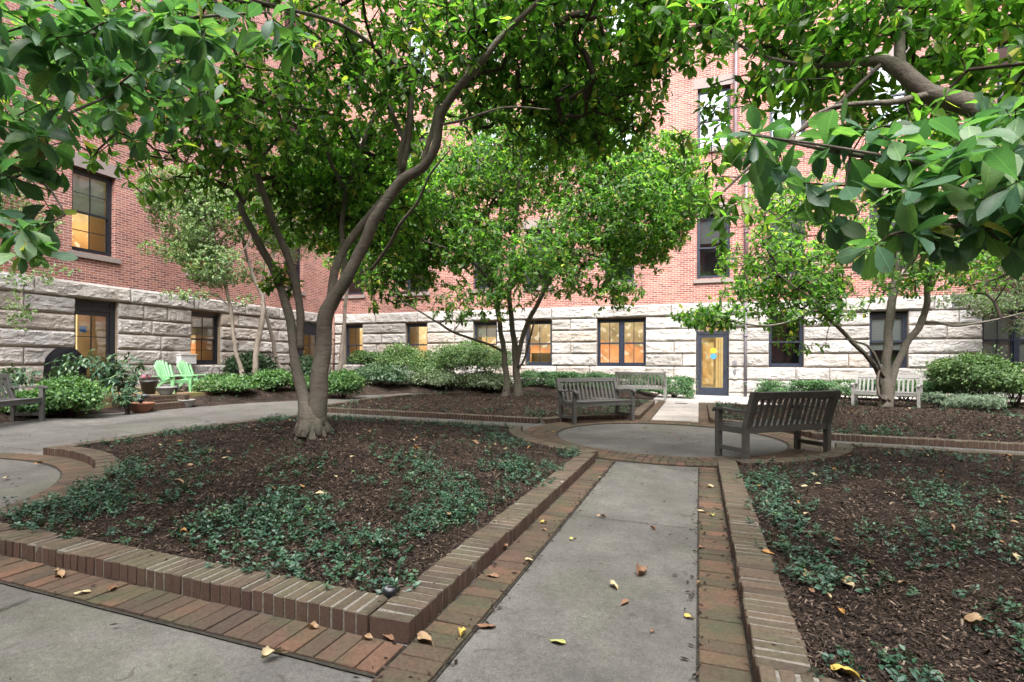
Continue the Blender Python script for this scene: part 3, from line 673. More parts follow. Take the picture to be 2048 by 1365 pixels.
OS = [(x-.55, x+.55, z, z+2.2, 'u0') for x in (-13, -9.5, -6, -2.5, 1, 4.5, 8, 11.5) for z in (1.2, 4.3, 8.95, 13.55)]
OE = [(y-.55, y+.55, z, z+2.2, 'u0') for y in (-6.5, -3, .5, 4, 7.5, 11, 14.5, 18) for z in (1.2, 4.3, 8.95, 13.55)]
YS, XE = -10.0, 14.0  # unseen wings behind camera and at right, added to block low sky
def WS(u, z, n): return (u, YS+n, z)
def WE(u, z, n): return (XE-n, u, z)
def spans(u0, u1, z0, z1, ops):
    s = [(u0, u1)]
    for o in ops:
        if o[2] < z1-1e-4 and o[3] > z0+1e-4:
            ns = []
            for a, b in s:
                if o[1] <= a or o[0] >= b: ns.append((a, b)); continue
                if o[0] > a: ns.append((a, o[0]))
                if o[1] < b: ns.append((o[1], b))
            s = ns
    return s
def brickwall(W, u0, u1, z0, z1, ops, thick=.38, off=.03):
    m = MB(); zs = sorted(set([z0, z1]+[o[k] for o in ops for k in (2, 3) if z0 < o[k] < z1]))
    for a, b in zip(zs[:-1], zs[1:]):
        for p, q in spans(u0, u1, a, b, ops):
            m.add([W(p, a, off), W(q, a, off), W(q, b, off), W(p, b, off)], [(0, 1, 2, 3)])
            m.add([W(p, a, -thick), W(q, a, -thick), W(q, b, -thick), W(p, b, -thick)], [(3, 2, 1, 0)])
    for o in ops:
        if o[2] >= z1 or o[3] <= z0: continue
        a, b, c, d = o[0], o[1], max(o[2], z0), min(o[3], z1)
        for e in ([(a, c), (a, d)], [(b, d), (b, c)], [(a, d), (b, d)], [(b, c), (a, c)]):
            m.add([W(*e[0], off), W(*e[1], off), W(*e[1], -thick), W(*e[0], -thick)], [(0, 1, 2, 3)])
    m.add([W(u0, z1, off), W(u1, z1, off), W(u1, z1, -thick), W(u0, z1, -thick)], [(0, 1, 2, 3)])
    return m
brickwall(WB, XL+.03, 14, 3.423, TOP, OB).build('brick_wall', M_wall, bld)
brickwall(WL, -2, YB-.03, 3.423, TOP, OL).build('brick_wall', M_wall, bld)
brickwall(WS, XL+.03, XE-.03, -.3, TOP, OS).build('brick_wall', M_wall, bld)  # added wing behind the camera, darkens what faces it
brickwall(WE, YS+.03, YB-.03, -.3, TOP, OE).build('brick_wall', M_wall, bld)  # added wing at the right, likewise out of view
brickwall(WL, YS+.03, -2.0, -.3, TOP, []).build('brick_wall', M_wall, bld)
brickwall(WB, XL, 14, -.3, 3.423, OB, off=.0).build('joint_bed', M_stone_s, bld)
brickwall(WL, -2, YB, -.3, 3.423, OL, off=.0).build('joint_bed', M_stone_s, bld)

def stone(W, u0, u1, ops, seed):
    m = MB(); rs = random.Random(seed)
    for ci in range(len(CZ)-1):
        z0, z1 = CZ[ci], CZ[ci+1]; cap = ci == len(CZ)-2; low = ci == 0
        if low: z0 = -.25
        for a, b in spans(u0, u1, z0+.02, z1-.02, ops):
            if b-a < .08: continue
            # split into blocks
            cuts = [a]; x = a
            while True:
                L = rs.choice([.75, 1.0, 1.3, 1.7, 2.1]) if not cap else rs.choice([1.3, 1.7, 2.1, 2.4])
                if x+L > b-.45: break
                x += L; cuts.append(x)
            cuts.append(b)
            for p, q in zip(cuts[:-1], cuts[1:]):
                jg = .007; jz = .010 if not cap else .006
                p2, q2, zz0, zz1 = p+(jg if p > a+.01 else .0), q-(jg if q < b-.01 else .0), z0+jz, z1-jz
                nu, nz = max(3, int((q2-p2)/.042)), max(6, int((zz1-zz0)/.042)+2)
                us = np.concatenate([[0], np.linspace(.012, q2-p2-.012, nu), [q2-p2]])+p2; hz = zz1-zz0
                vs = np.concatenate([[0, .022], np.linspace(.06, hz-.06, nz), [hz-.022, hz]])+zz0
                U, Z = np.meshgrid(us, vs); du = np.minimum(U-p2, q2-U); dz = np.minimum(Z-zz0, zz1-Z)
                e = np.clip(dz/.06, 0, 1); e = e*e*(3-2*e); eu = np.clip(du/.035, 0, 1)
                tilt = rs.uniform(-.012, .012); sd = rs.uniform(0, 90)
                nzv = np.array([noise.fractal(Vector((u*1.5+sd, z*2.2, sd)), 1., 2, 3)*.032+abs(noise.noise(Vector((u*6+sd, z*9, 3))))*.026+abs(noise.noise(Vector((u*15, z*19, sd))))*.012+noise.cell(Vector((u*5+sd+.8*z, z*8+.6*u, sd)))*.010 for u, z in zip(U.ravel(), Z.ravel())]).reshape(U.shape)
                base = .028+(.03 if cap else .0)
                D = base*np.clip(dz/.02, 0, 1)*np.clip(du/.008, 0, 1)+(.028+nzv+tilt*(U-p2))*e*(.35+.65*eu)
                D = np.where((dz < 1e-6) | (du < 1e-6), -.01 if not cap else .0, D)
                V = np.array([W(u, z, n_) for u, z, n_ in zip(U.ravel(), Z.ravel(), D.ravel())])
                ny, nx = U.shape; idx = np.arange(nx*ny).reshape(ny, nx)
                m.add(V, np.stack([idx[:-1, :-1], idx[:-1, 1:], idx[1:, 1:], idx[1:, :-1]], -1).reshape(-1, 4), None, rs.random()**(1.0))
    return m
stone(WB, XL+.06, 14, OB, 3).build('stone_base', M_stone, bld)
stone(WL, 3, YB-.06, OL, 5).build('stone_base', M_stone, bld)
# cap ledge top
for W, a, b in ((WB, XL+.05, 14), (WL, -2, YB-.05)):
    m = MB(); m.add([W(a, 3.405, .06), W(b, 3.405, .06), W(b, 3.43, .02), W(a, 3.43, .02)], [(0, 1, 2, 3)]); m.build('ledge', M_stone, bld)

def wbox(m, W, u0, u1, z0, z1, n0, n1, r=.5):
    c = [W(u, z, n) for n in (n0, n1) for z in (z0, z1) for u in (u0, u1)]
    m.add(c, [(0, 1, 3, 2), (4, 6, 7, 5), (0, 4, 5, 1), (2, 3, 7, 6), (0, 2, 6, 4), (1, 5, 7, 3)], None, r)
def bars(m, W, u0, u1, z0, z1, cols, rows, n0, n1, t=.022):
    for k in range(1, cols): u = u0+(u1-u0)*k/cols; wbox(m, W, u-t/2, u+t/2, z0, z1, n0, n1)
    for k in range(1, rows):
        z = z0+(z1-z0)*k/rows
        for c in range(cols): wbox(m, W, u0+(u1-u0)*c/cols+t/2, u0+(u1-u0)*(c+1)/cols-t/2, z-t/2, z+t/2, n0+.002, n1-.002)
def room(W, u0, u1, z0, z1, par, bm, d=1.1, n0=-.39):
    m = MB(); e = .25
    a, b, c, f = u0-e, u1+e, z0-.1, z1+.15
    for q in ([(a, c, n0), (a, f, n0), (a, f, n0-d), (a, c, n0-d)], [(b, f, n0), (b, c, n0), (b, c, n0-d), (b, f, n0-d)], [(a, f, n0), (b, f, n0), (b, f, n0-d), (a, f, n0-d)], [(b, c, n0), (a, c, n0), (a, c, n0-d), (b, c, n0-d)]):
        m.add([W(*p) for p in q], [(0, 1, 2, 3)])
    # closing collar between wall back and room
    for q in ([(a, c), (u0, c), (u0, f), (a, f)], [(u1, c), (b, c), (b, f), (u1, f)], [(u0, z1), (u1, z1), (u1, f), (u0, f)], [(u0, c), (u1, c), (u1, z0), (u0, z0)]):
        m.add([W(*p, n0) for p in q], [(0, 1, 2, 3)])
    m.build('room', M_room if bm not in (M_dark,) else M_dark, par)
    m = MB(); m.add([W(a, c, n0-d), W(b, c, n0-d), W(b, f, n0-d), W(a, f, n0-d)], [(0, 1, 2, 3)]); m.build('room_wall', bm, par)
def window(W, u0, u1, z0, z1, paint=None, back=None, glass=None, blind=0., sill=True, cols=2, units=1, rows=1, setb=-.13, lintel=False, label=None, stone_sill=False, blindz=None, fr=.06, furn=None):
    paint = paint or M_navy; back = back or WARM; glass = glass or M_glass
    m = MB(); f = fr; n0, n1 = setb-.09, setb
    wbox(m, W, u0, u0+f, z0, z1, n0, n1); wbox(m, W, u1-f, u1, z0, z1, n0, n1); wbox(m, W, u0+f, u1-f, z1-f-.03, z1, n0, n1); wbox(m, W, u0+f, u1-f, z0, z0+f, n0, n1)
    g = (u1-u0-f)/units
    for k in range(1, units): u = u0+f/2+g*k; wbox(m, W, u-.06, u+.06, z0+f, z1-f-.03, n0, n1+.01)
    wbox(m, W, u0-.0, u1+.0, z0-.03, z0+.0, n0, n1+.07)
    root = m.build('window', paint, bld)
    if label: root['label'] = label
    m = MB(); gm = MB(); zm = (z0+z1)/2-.04
    for k in range(units):
        a = u0+f+g*k+(.06-f/2 if k else 0); b = u0+f/2+g*(k+1)-(.06 if k < units-1 else f/2)
        for (p, q, nn) in ((z0+f, zm+.025, n1-.055), (zm-.025, z1-f-.03, n1-.02)):
            s = .045
            wbox(m, W, a, a+s, p, q, nn-.03, nn); wbox(m, W, b-s, b, p, q, nn-.03, nn); wbox(m, W, a+s, b-s, p, p+s*1.3, nn-.03, nn); wbox(m, W, a+s, b-s, q-s, q, nn-.03, nn)
            bars(m, W, a+s, b-s, p+s*1.3, q-s, cols, rows, nn-.026, nn-.003)
            gm.add([W(a+s, p+s, nn-.016), W(b-s, p+s, nn-.016), W(b-s, q-s, nn-.016), W(a+s, q-s, nn-.016)], [(0, 1, 2, 3)])
    m.build('sash', paint, root); gm.build('glass', glass, root)
    if blind > 0:
        m = MB(); zt = z1-f; zb = zt-(z1-z0-2*f)*blind; nz = int((zt-zb)/.05); nn = n0-.05
        for k in range(nz): z = zt-k*.05; m.add([W(u0+f+.02, z, nn), W(u1-f-.02, z, nn), W(u1-f-.02, z-.044, nn-.018), W(u0+f+.02, z-.044, nn-.018)], [(0, 1, 2, 3)])
        m.build('blind', M_blindw, root)
    if sill or lintel:
        m = MB()
        if sill: wbox(m, W, u0-.11, u1+.11, z0-.17, z0-.032, -.05, .10); m.build('sill', M_sill, root); m = MB()
        if lintel: wbox(m, W, u0-.14, u1+.14, z1, z1+.36, -.06, .045); m.build('lintel', M_sill, root)
    room(W, u0, u1, z0, z1, root, back)
    if furn:
        m = MB()
        for (a, b, c, d, e, h) in furn: wbox(m, W, u0+a, u0+b, z0+c, z0+d, -.5-e-h, -.5-e)
        m.build('furniture', M_wood_in, root)
    return root
M_blindw = mat('blind_slat', (.55, .56, .52), .6)
for W, ops in ((WS, OS), (WE, OE)):
    for (a, b, c, d, kind) in ops: window(W, a, b, c, d, back=M_dark, glass=M_glass_u, lintel=True)
names = {0: 'lit window at the inner corner of the courtyard, behind a thin slanting stem', 1: 'lit window above the rounded clipped shrubs', 2: 'lit window half hidden by the tall clipped shrub', 3: 'single orange-lit window beside the far forked tree', 4: 'pair of orange-lit windows left of the glass door'}
k = 0
for (a, b, c, d, kind) in OB:
    if kind in ('w',):
        window(WB, a, b, c+.02, d-.04, back=ORANGE if k in (3,) else WARM, sill=False, blind=.0 if k != 2 else .35, label=names.get(k), furn=[(0, b-a, 0, .5, .3, .05)] if k in (0, 3) else None); k += 1
    elif kind == 'w2': window(WB, a, b, c+.02, d-.04, back=ORANGE, sill=False, units=2, label=names[4])
    elif kind == 'w1': window(WB, a, b, c+.02, d-.04, back=M_dark, glass=M_screen, sill=False, cols=1, label='unlit plain-sashed window right of the downpipe')
    elif kind == 'wb': window(WB, a, b, c+.02, d-.04, back=M_dark, blind=.72, sill=False, label='window with lowered blinds behind the right hand tree' if a < 6 else None)
    elif kind == 'wb2': window(WB, a, b, c+.02, d-.04, back=M_dark, blind=.95, sill=False, units=2, label='window with blinds fully down above the big round shrub')
    elif kind[0] == 'u': window(WB, a, b, c, d, back=M_dark, glass=M_glass_u if kind == 'u0' else M_glass_t, lintel=True, blind=.45 if int(a*7) % 3 == 0 else 0, cols=2 if kind != 'u0' else 1)
for (a, b, c, d, kind) in OL:
    if kind == 'wl': window(WL, a, b, c+.02, d-.04, paint=M_black, back=ORANGE, sill=False, blind=.45, rows=2, fr=.08, label='black framed window above the green chairs' if a > 10 else None)
    elif kind[:2] == 'ul':
        lit = kind == 'ul0'
        window(WL, a, b, c, d, paint=M_black, back=WARM if lit else M_dark, glass=M_glass if lit else M_glass_u, lintel=True, blind=.5 if lit else 0, rows=2, fr=.08, label='large upper window with half drawn blind and warm room behind' if lit and 9 < a < 10 else None)
# glazed doors
def door(W, u0, u1, z0, z1, paint, leaf_z1, sl, sr, cols, rows, back, label, transom=None, swing=1, stickers=False, pull=True, st=.12):
    m = MB(); n0, n1 = -.2, -.10
    wbox(m, W, u0, u0+sl, z0, z1, n0, n1); wbox(m, W, u1-sr, u1, z0, z1, n0, n1); wbox(m, W, u0+sl, u1-sr, leaf_z1, leaf_z1+.10, n0, n1); wbox(m, W, u0+sl, u1-sr, z1-.05, z1, n0, n1)
    wbox(m, W, u0, u1, z0-.06, z0+.012, n0, n1+.1)
    root = m.build('door', paint, bld); root['label'] = label
    a, b = u0+sl+.004, u1-sr-.004; n2, n3 = -.175, -.125
    m = MB(); wbox(m, W, a, a+st, z0+.015, leaf_z1-.005, n2, n3); wbox(m, W, b-st, b, z0+.015, leaf_z1-.005, n2, n3); wbox(m, W, a+st, b-st, z0+.015, z0+.28, n2, n3); wbox(m, W, a+st, b-st, leaf_z1-.13, leaf_z1-.005, n2, n3)
    bars(m, W, a+st, b-st, z0+.28, leaf_z1-.13, cols, rows, n2+.008, n3-.005, .02); m.build('door_leaf', paint, root)
    m = MB(); m.add([W(a+st, z0+.28, -.15), W(b-st, z0+.28, -.15), W(b-st, leaf_z1-.13, -.15), W(a+st, leaf_z1-.13, -.15)], [(0, 1, 2, 3)])
    m.build('glass', M_glass, root)
    m = MB(); m2 = M_navy if transom is None else transom
    wbox(m, W, u0+sl, u1-sr, leaf_z1+.102, z1-.052, n0+.02, n1-.03); m.build('transom_panel', m2 if transom else paint, root)
    if pull:
        m = MB(); u = b-st/2 if swing > 0 else a+st/2; zc = z0+1.0
        m.tube([W(u, zc-.14, n3-.005), W(u, zc-.14, n3+.05), W(u, zc+.14, n3+.05), W(u, zc+.14, n3-.005)], .011, 8); m.build('handle', M_steel, root)
        m = MB(); m.tube([W(b+.03, zc+.02, n1-.005), W(b+.03, zc+.02, n1+.02)], .022, 10); m.build('lock', M_steel, root)
    room(W, u0, u1, z0, z1, root, back, 1.8)
    if stickers:
        m = MB(); d_ = -1.5
        for q in ((.15, .24, 0, 2.2), (.62, .70, 0, 2.2), (.24, .62, 0, .35), (.24, .62, 1.95, 2.2), (.78, .80, 0, 2.6), (.86, .87, 0, 2.6)): wbox(m, W, u0+q[0], u0+q[1], z0+q[2], z0+q[3], d_, d_+.06)
        m.build('inner_door', LITWOOD, root)
        for (zc, mm) in ((z0+1.60, M_yel), (z0+1.40, M_cyan)):
            m = MB(); uc = (a+b)/2+.04; n = 24
            V = [W(uc+.105*math.cos(2*math.pi*q/n), zc+.105*math.sin(2*math.pi*q/n), -.146) for q in range(n)]+[W(uc, zc, -.146)]
            m.add(V, None, [(q, (q+1) % n, n) for q in range(n)]); m.build('round_sticker', mm, root)
    return root
M_steel = mat('brushed_steel', (.5, .5, .5), .3, metal=1)
def f_stick(c1, c2):
    def f(n, b):
        d = n.voro(n.coord(), 28); n.l(n.mix(n.ramp(d, [(.2, g3(.8)), (.35, g3(0))]), c1, c2), b.inputs['Base Color'])
    return f
M_yel = mat('yellow_vinyl', rough=.5, f=f_stick((.42, .34, .02), (.3, .25, .02))); M_cyan = mat('blue_vinyl', rough=.5, f=f_stick((.03, .2, .38), (.3, .4, .5)))
door(WB, -.10, .99, .115, 2.96, M_navy, 2.32, .06, .06, 1, 1, GOLD, 'navy glazed entrance door with round yellow and blue stickers', transom=mat('transom_stain', (.30, .17, .10), .6), stickers=True)
door(WL, 9.45, 10.58, .46, 2.96, M_black, 2.66, .04, .14, 2, 3, GOLD2, 'black glazed patio door behind the covered grill', pull=False, st=.07)
door(WL, 17.93, 19.35, .3, 2.96, M_navy, 2.55, .30, .06, 2, 4, WARM, 'navy glazed door in the corner seen between the two big trunks', pull=False)
# blue notice inside the patio door
m = MB(); m.add([WL(9.70, 2.05, -.2), WL(9.88, 2.05, -.2), WL(9.88, 2.22, -.2), WL(9.70, 2.22, -.2)], [(0, 1, 2, 3)]); m.build('notice', mat('blue_card', (.03, .22, .6), .5), bld)

# downpipes
def pipe(W, u, zlo, zhi, rad, m_, label, jog=None):
    m = MB(); m.tube([W(u, zlo, .13), W(u, zhi, .13)], rad, 10)
    for z in np.arange(zlo+.5, zhi, 1.6):
        m.tube([W(u, z-.03, .13), W(u, z+.03, .13)], rad+.012, 10); wbox(m, W, u-.02, u+.02, z-.02, z+.02, -.01, .13)
    if jog: m.tube([W(u, zhi-.05, .13), W(u, zhi+.12, .13), W(u+jog, zhi+.35, .13), W(u+jog, zhi+.6, .13), W(u+jog, TOP-.1, .13)], rad, 10)
    o = m.build('downpipe', m_, bld, True); o['label'] = label
pipe(WB, 1.52, .12, 3.4, .05, M_pipe2, 'grey rusty lower downpipe right of the entrance door')
pipe(WB, 1.52, 3.72, 8.4, .065, M_pipe, 'brown upper downpipe on the brick wall', jog=-.35)
m = MB(); m.lathe([(.05, -.0), (.06, .1), (.10, .16), (.10, .22), (.07, .26), (.085, .36), (.085, .42), (.066, .44)], (1.52, YB-.13, 3.36), 14); m.build('pipe_collar', M_pipe, bld, True)
pipe(WB, -15.75, .2, 3.4, .045, mat('rusty_pipe', rough=.7, f=f_paint((.16, .075, .05))), 'thin rusty pipe in the corner of the courtyard')
# small wall fittings
def fitting(name, W, u0, u1, z0, z1, n0, n1, m_, label, parts=None):
    m = MB(); wbox(m, W, u0, u1, z0, z1, n0, n1)
    for q in parts or []: wbox(m, W, *q)
    o = m.build(name, m_, bld); o['label'] = label; return o
M_grey = mat('grey_plastic', (.16, .16, .17), .5); M_white = mat('white_enamel', (.7, .71, .70), .45)
fitting('intercom', WB, 1.13, 1.24, 1.20, 1.36, .04, .12, M_grey, 'upper grey entry box beside the door', [(1.15, 1.22, 1.25, 1.33, .12, .128)])
fitting('intercom', WB, 1.15, 1.22, .88, 1.08, .04, .11, M_grey, 'lower entry box with pale plate beside the door', [(1.165, 1.205, .92, 1.04, .11, .118)])
fitting('outlet_plate', WB, 1.13, 1.25, .72, .84, .04, .10, mat('pale_plate', (.4, .37, .32), .6), 'small pale wall outlet beneath the entry boxes')
fitting('hose_box', WL, 12.38, 12.93, 1.17, 1.48, .04, .26, M_white, 'white metal box on the wall behind the second green chair', [(12.36, 12.95, 1.455, 1.49, .03, .28)])
m = MB()
for q in range(7): wbox(m, WB, 7.42, 7.82, 3.10+q*.05, 3.13+q*.05, .06, .13)
wbox(m, WB, 7.39, 7.42, 3.06, 3.46, .05, .14); wbox(m, WB, 7.82, 7.85, 3.06, 3.46, .05, .14)
m.build('vent_grille', M_grey, bld)['label'] = 'louvred vent set in the stone band at the right'

# brick steps and patio at the patio door
stp = empty('brick_steps', (-11.6, 8.45, gz(-11.6, 8.45)), 'two low brick steps up to the mossy patio on the left', 'steps')
m = MB(); g0 = gz(-11.5, 8.5)
for (x0, x1, z1) in ((-11.62, -11.27, .145), (-12.0, -11.60, .29)):
    for y in np.arange(7.98, 8.98, .1):
        m.box(((x0+x1)/2-.0, y+.05, g0+z1-.05), (x1-x0-.006, .092, .1), None, random.random(), .004)
for y in np.arange(7.98, 8.98, .2):
    m.box((-11.36, y+.1, g0+.022), (.18, .19, .044), None, random.random(), .003); m.box((-11.7, y+.1, g0+.165), (.18, .19, .048), None, random.random(), .003)
m.box((-11.75, 8.48, g0+.10), (.45, 1.04, .2), None, .5)
for x in np.arange(-12.0, -11.3, .07): m.box((x, 9.06, g0+.17), (.063, .12, .26), None, random.random(), .004)
m.build('tread', M_curb, stp)
def f_patio(n, b):
    c = n.coord(); a = n.noise(c, 3, 5, .6); n.l(n.ramp(a, [(.35, (.16, .085, .055)), (.5, (.19, .13, .07)), (.65, (.17, .17, .05))]), b.inputs['Base Color']); n.bump(n.noise(c, 50, 4, .7), b, .6, .005)
pat = structure((lambda m: (m.prism([(-15.9, 7.0), (-11.98, 7.0), (-11.98, 9.1), (-12.05, 11.3), (-15.9, 11.3)], lambda x, y: gz(x, y)-.02, lambda x, y: gz(-12, 8.5)+.288), m.build('patio', mat('mossy_patio', rough=.9, f=f_patio)))[1])(MB()))
PATZ = gz(-12, 8.5)+.288
# ================================================================ BENCHES
def f_teak(cc, c2):
    def f(n, b):
        c = n.coord(); mp = n.n('ShaderNodeMapping'); n.l(c, mp.inputs[0]); mp.inputs['Scale'].default_value = (1.2, 6, 6)
        a = n.noise(mp.outputs[0], 6, 6, .65, .6); d = n.noise(c, 3, 4, .6); base = n.mix(a, cc, c2); base = n.mix(n.ramp(d, [(.5, g3(0)), (.75, g3(.5))]), base, (.07, .085, .05))
        n.l(base, b.inputs['Base Color']); n.bump(a, b, .5, .006)
    return f
M_teak = mat('weathered_teak', rough=.85, f=f_teak((.05, .05, .047), (.135, .13, .122)), spec=.25)
M_teak_l = mat('lit_pale_teak', rough=.85, f=f_teak((.24, .235, .22), (.42, .41, .39)), spec=.25)  # paler copy of the teak; brighter light near the wall put into its colour
def make_bench(label, wood, L=1.5):
    root = empty('park_bench', (0, 0, 0), label, 'bench', 'slatted wooden benches of the courtyard')
    hx = L/2-.035
    def part(name, fn):
        m = MB(); fn(m); return m.build(name, wood, root)
    rk = .16
    for s in (-1, 1):
        part('leg', lambda m: m.box((s*hx, -.22, .31), (.065, .065, .62), None, .5, .004))
        def back(m):
            m.tube([(s*hx, .24, 0), (s*hx, .225, .40), (s*hx, .235, .46), (s*hx, .235+rk*.9, .90)], .001, 4)
            m.V.clear(); m.Q.clear(); m.T.clear(); m.rq.clear(); m.rt.clear(); m.n = 0
            w2 = .0325; st = [(.0, .235), (.42, .235), (.87, .235+rk*.85)]
            V = []
            for z, y in st:
                V += [(s*hx-w2, y-.034, z), (s*hx+w2, y-.034, z), (s*hx+w2, y+.034, z), (s*hx-w2, y+.034, z)]
            Q = [(4*i+k, 4*i+(k+1) % 4, 4*i+4+(k+1) % 4, 4*i+4+k) for i in range(2) for k in range(4)]+[(3, 2, 1, 0), (8, 9, 10, 11)]
            m.add(V, Q)
        part('leg', back)
        def arm(m):
            pts = [(-.30, .612), (-.27, .64), (-.15, .648), (.05, .632), (.27, .640)]
            V = []
            for y, z in pts: V += [(s*hx-.04, y, z-.028), (s*hx+.04, y, z-.028), (s*hx+.04, y, z), (s*hx-.04, y, z)]
            Q = [(4*i+k, 4*i+(k+1) % 4, 4*i+4+(k+1) % 4, 4*i+4+k) for i in range(4) for k in range(4)]+[(3, 2, 1, 0), (16, 17, 18, 19)]
            m.add(V, Q)
        part('armrest', arm)
        part('stretcher', lambda m: m.box((s*hx, .008, .13), (.035, .39, .055)))
        part('side_rail', lambda m: m.box((s*hx, .008, .375), (.036, .39, .075)))
    part('front_rail', lambda m: m.box((0, -.222, .375), (2*hx-.065, .034, .075)))
    part('back_rail', lambda m: m.box((0, .232, .39), (2*hx-.065, .034, .085)))
    def seat(m):
        for k in range(6):
            y = -.235+k*.08; z = .425-.018*math.sin(math.pi*(k+.3)/6)
            m.box((0, y+.02, z), (2*hx+(.0 if 0 < k < 5 else -.07), .062, .022), Matrix.Rotation(R(-2), 3, 'X'), random.random(), .003)
    part('seat', seat)
    th = math.atan2(rk*.9, .49)
    rx = Matrix.Rotation(-th, 3, 'X')
    def yz(z): return .235+rk*.9*(z-.42)/.49
    part('top_rail', lambda m: m.box((0, yz(.825), .825), (2*hx-.065, .036, .085), rx))
    def slats(m):
        n = 14
        for k in range(n):
            x = -hx+.075+k*(2*hx-.15)/(n-1); m.box((x, yz(.605), .605), (.045, .016, .36), rx, random.random())
    part('backrest', slats)
    return root
def put(o, x, y, facing, z=None):
    """facing: direction (dx,dy) the sitter looks"""
    f = Vector(facing).normalized(); o.location = (x, y, gz(x, y)+.008 if z is None else z); o.rotation_euler = (0, 0, math.atan2(f.x, -f.y))
b0 = make_bench('dark weathered wooden bench in the foreground seen from behind, facing the round plaza', M_teak); put(b0, .93, 7.75, (-.66, .75))
BEN = [('weathered grey bench on the far left of the round plaza, facing it', -1.90, 10.40, (.75, -.66), None), ('weathered bench cut by the left edge of the photo, beside the walkway', -11.13, 5.42, (.86, .5), None)]
for lab, x, y, fc, z in BEN:
    o = copy_tree(b0); o['label'] = lab; put(o, x, y, fc, z)
b4 = make_bench('pale bench behind the forked tree on the right', M_teak_l); put(b4, 4.72, 16.6, (-.40, -.92), gz(4.7, 16.6)+.05)
o = copy_tree(b4); o['label'] = 'pale bench seen from behind, in front of the clipped hedge near the door'; put(o, -1.68, 16.62, (0, 1), gz(-1.6, 16.6)+.01)

# ================================================================ GREEN CHAIRS, GRILL, POTS
M_green = mat('mint_green_plastic', (.20, .44, .21), .45, spec=.4)
def green_chair(label):
    root = empty('garden_chair', (0, 0, 0), label, 'chair', 'mint green slatted lounge chairs')
    # sitter faces -y
    m = MB(); n = 7; z0, y0 = .30, .20
    for k in range(n):
        u = (k-(n-1)/2)/((n-1)/2); xb, xt = u*.205, u*.262; H = .70*(1-.20*abs(u)**2.2)
        pts = []
        for t in (0, .25, .5, .75, .93, 1):
            x = xb+(xt-xb)*t; z = z0+H*t; y = y0+.36*t*H/.7-.10*math.sin(t*1.5)*.3+.05*u*u*(-1); wd = (.0335+.0135*t)*(1 if t < .9 else (.85 if t < 1 else .45))
            pts.append((x, y, z, wd))
        V = []
        for x, y, z, wd in pts: V += [(x-wd, y-.004, z), (x+wd, y-.004, z), (x+wd, y+.014, z), (x-wd, y+.014, z)]
        Q = [(4*i+q, 4*i+(q+1) % 4, 4*i+4+(q+1) % 4, 4*i+4+q) for i in range(5) for q in range(4)]+[(20, 21, 22, 23)]
        m.add(V, Q)
    for z in (.42, .72):
        m.add([(-.27, y0+.36*(z-.3)/.7+.016, z-.03), (.27, y0+.36*(z-.3)/.7+.016, z-.03), (.27, y0+.36*(z-.3)/.7+.03, z+.03), (-.27, y0+.36*(z-.3)/.7+.03, z+.03)], [(0, 1, 2, 3)])
    m.build('backrest', M_green, root, True)
    m = MB()
    for k in range(7):
        t = k/6; y = -.28+.5*t; z = .37-.10*t; m.box((0, y, z), (.50, .078, .018), Matrix.Rotation(R(-11), 3, 'X'), .5, .003)
    m.box((0, -.325, .335), (.52, .02, .10), None, .5, .003); m.build('seat', M_green, root)
    for s in (-1, 1):
        m = MB(); V = []
        for y, wd, z in [(-.42, .045, .505), (-.38, .075, .512), (-.1, .07, .515), (.25, .045, .515), (.40, .035, .515)]:
            x = s*.315; V += [(x-wd, y, z-.02), (x+wd, y, z-.02), (x+wd, y, z), (x-wd, y, z)]
        m.add(V, [(4*i+q, 4*i+(q+1) % 4, 4*i+4+(q+1) % 4, 4*i+4+q) for i in range(4) for q in range(4)]+[(3, 2, 1, 0), (16, 17, 18, 19)]); m.build('armrest', M_green, root)
        m = MB(); V = []
        for z, y, wd in [(.0, -.40, .035), (.2, -.37, .05), (.495, -.34, .08)]:
            x = s*.30; V += [(x-.02, y-wd, z), (x+.02, y-wd, z), (x+.02, y+wd, z), (x-.02, y+wd, z)]
        m.add(V, [(4*i+q, 4*i+(q+1) % 4, 4*i+4+(q+1) % 4, 4*i+4+q) for i in range(2) for q in range(4)]+[(3, 2, 1, 0)]); m.build('leg', M_green, root)
        m = MB(); V = []
        for y, z, wd in [(-.30, .37, .045), (.1, .27, .045), (.42, .0, .035)]:
            x = s*.265; V += [(x-.015, y, z-.0), (x+.015, y, z-.0), (x+.015, y+.03, z+wd*1.6), (x-.015, y+.03, z+wd*1.6)]
        m.add(V, [(4*i+q, 4*i+(q+1) % 4, 4*i+4+(q+1) % 4, 4*i+4+q) for i in range(2) for q in range(4)]+[(3, 2, 1, 0), (8, 9, 10, 11)]); m.build('leg', M_green, root)
    return root
def putz(o, x, y, facing, z):
    f = Vector(facing).normalized(); o.location = (x, y, z); o.rotation_euler = (0, 0, math.atan2(f.x, -f.y))
ch = green_chair('nearer mint green slatted chair on the brick patio, left of the pair'); ch.scale = (.82, .82, .82); putz(ch, x_at(345, 9.75), 9.75, (.98, .05), PATZ)
c2 = copy_tree(ch); c2['label'] = 'farther mint green slatted chair under the white wall box'; putz(c2, x_at(388, 10.75), 10.75, (.98, .12), PATZ)
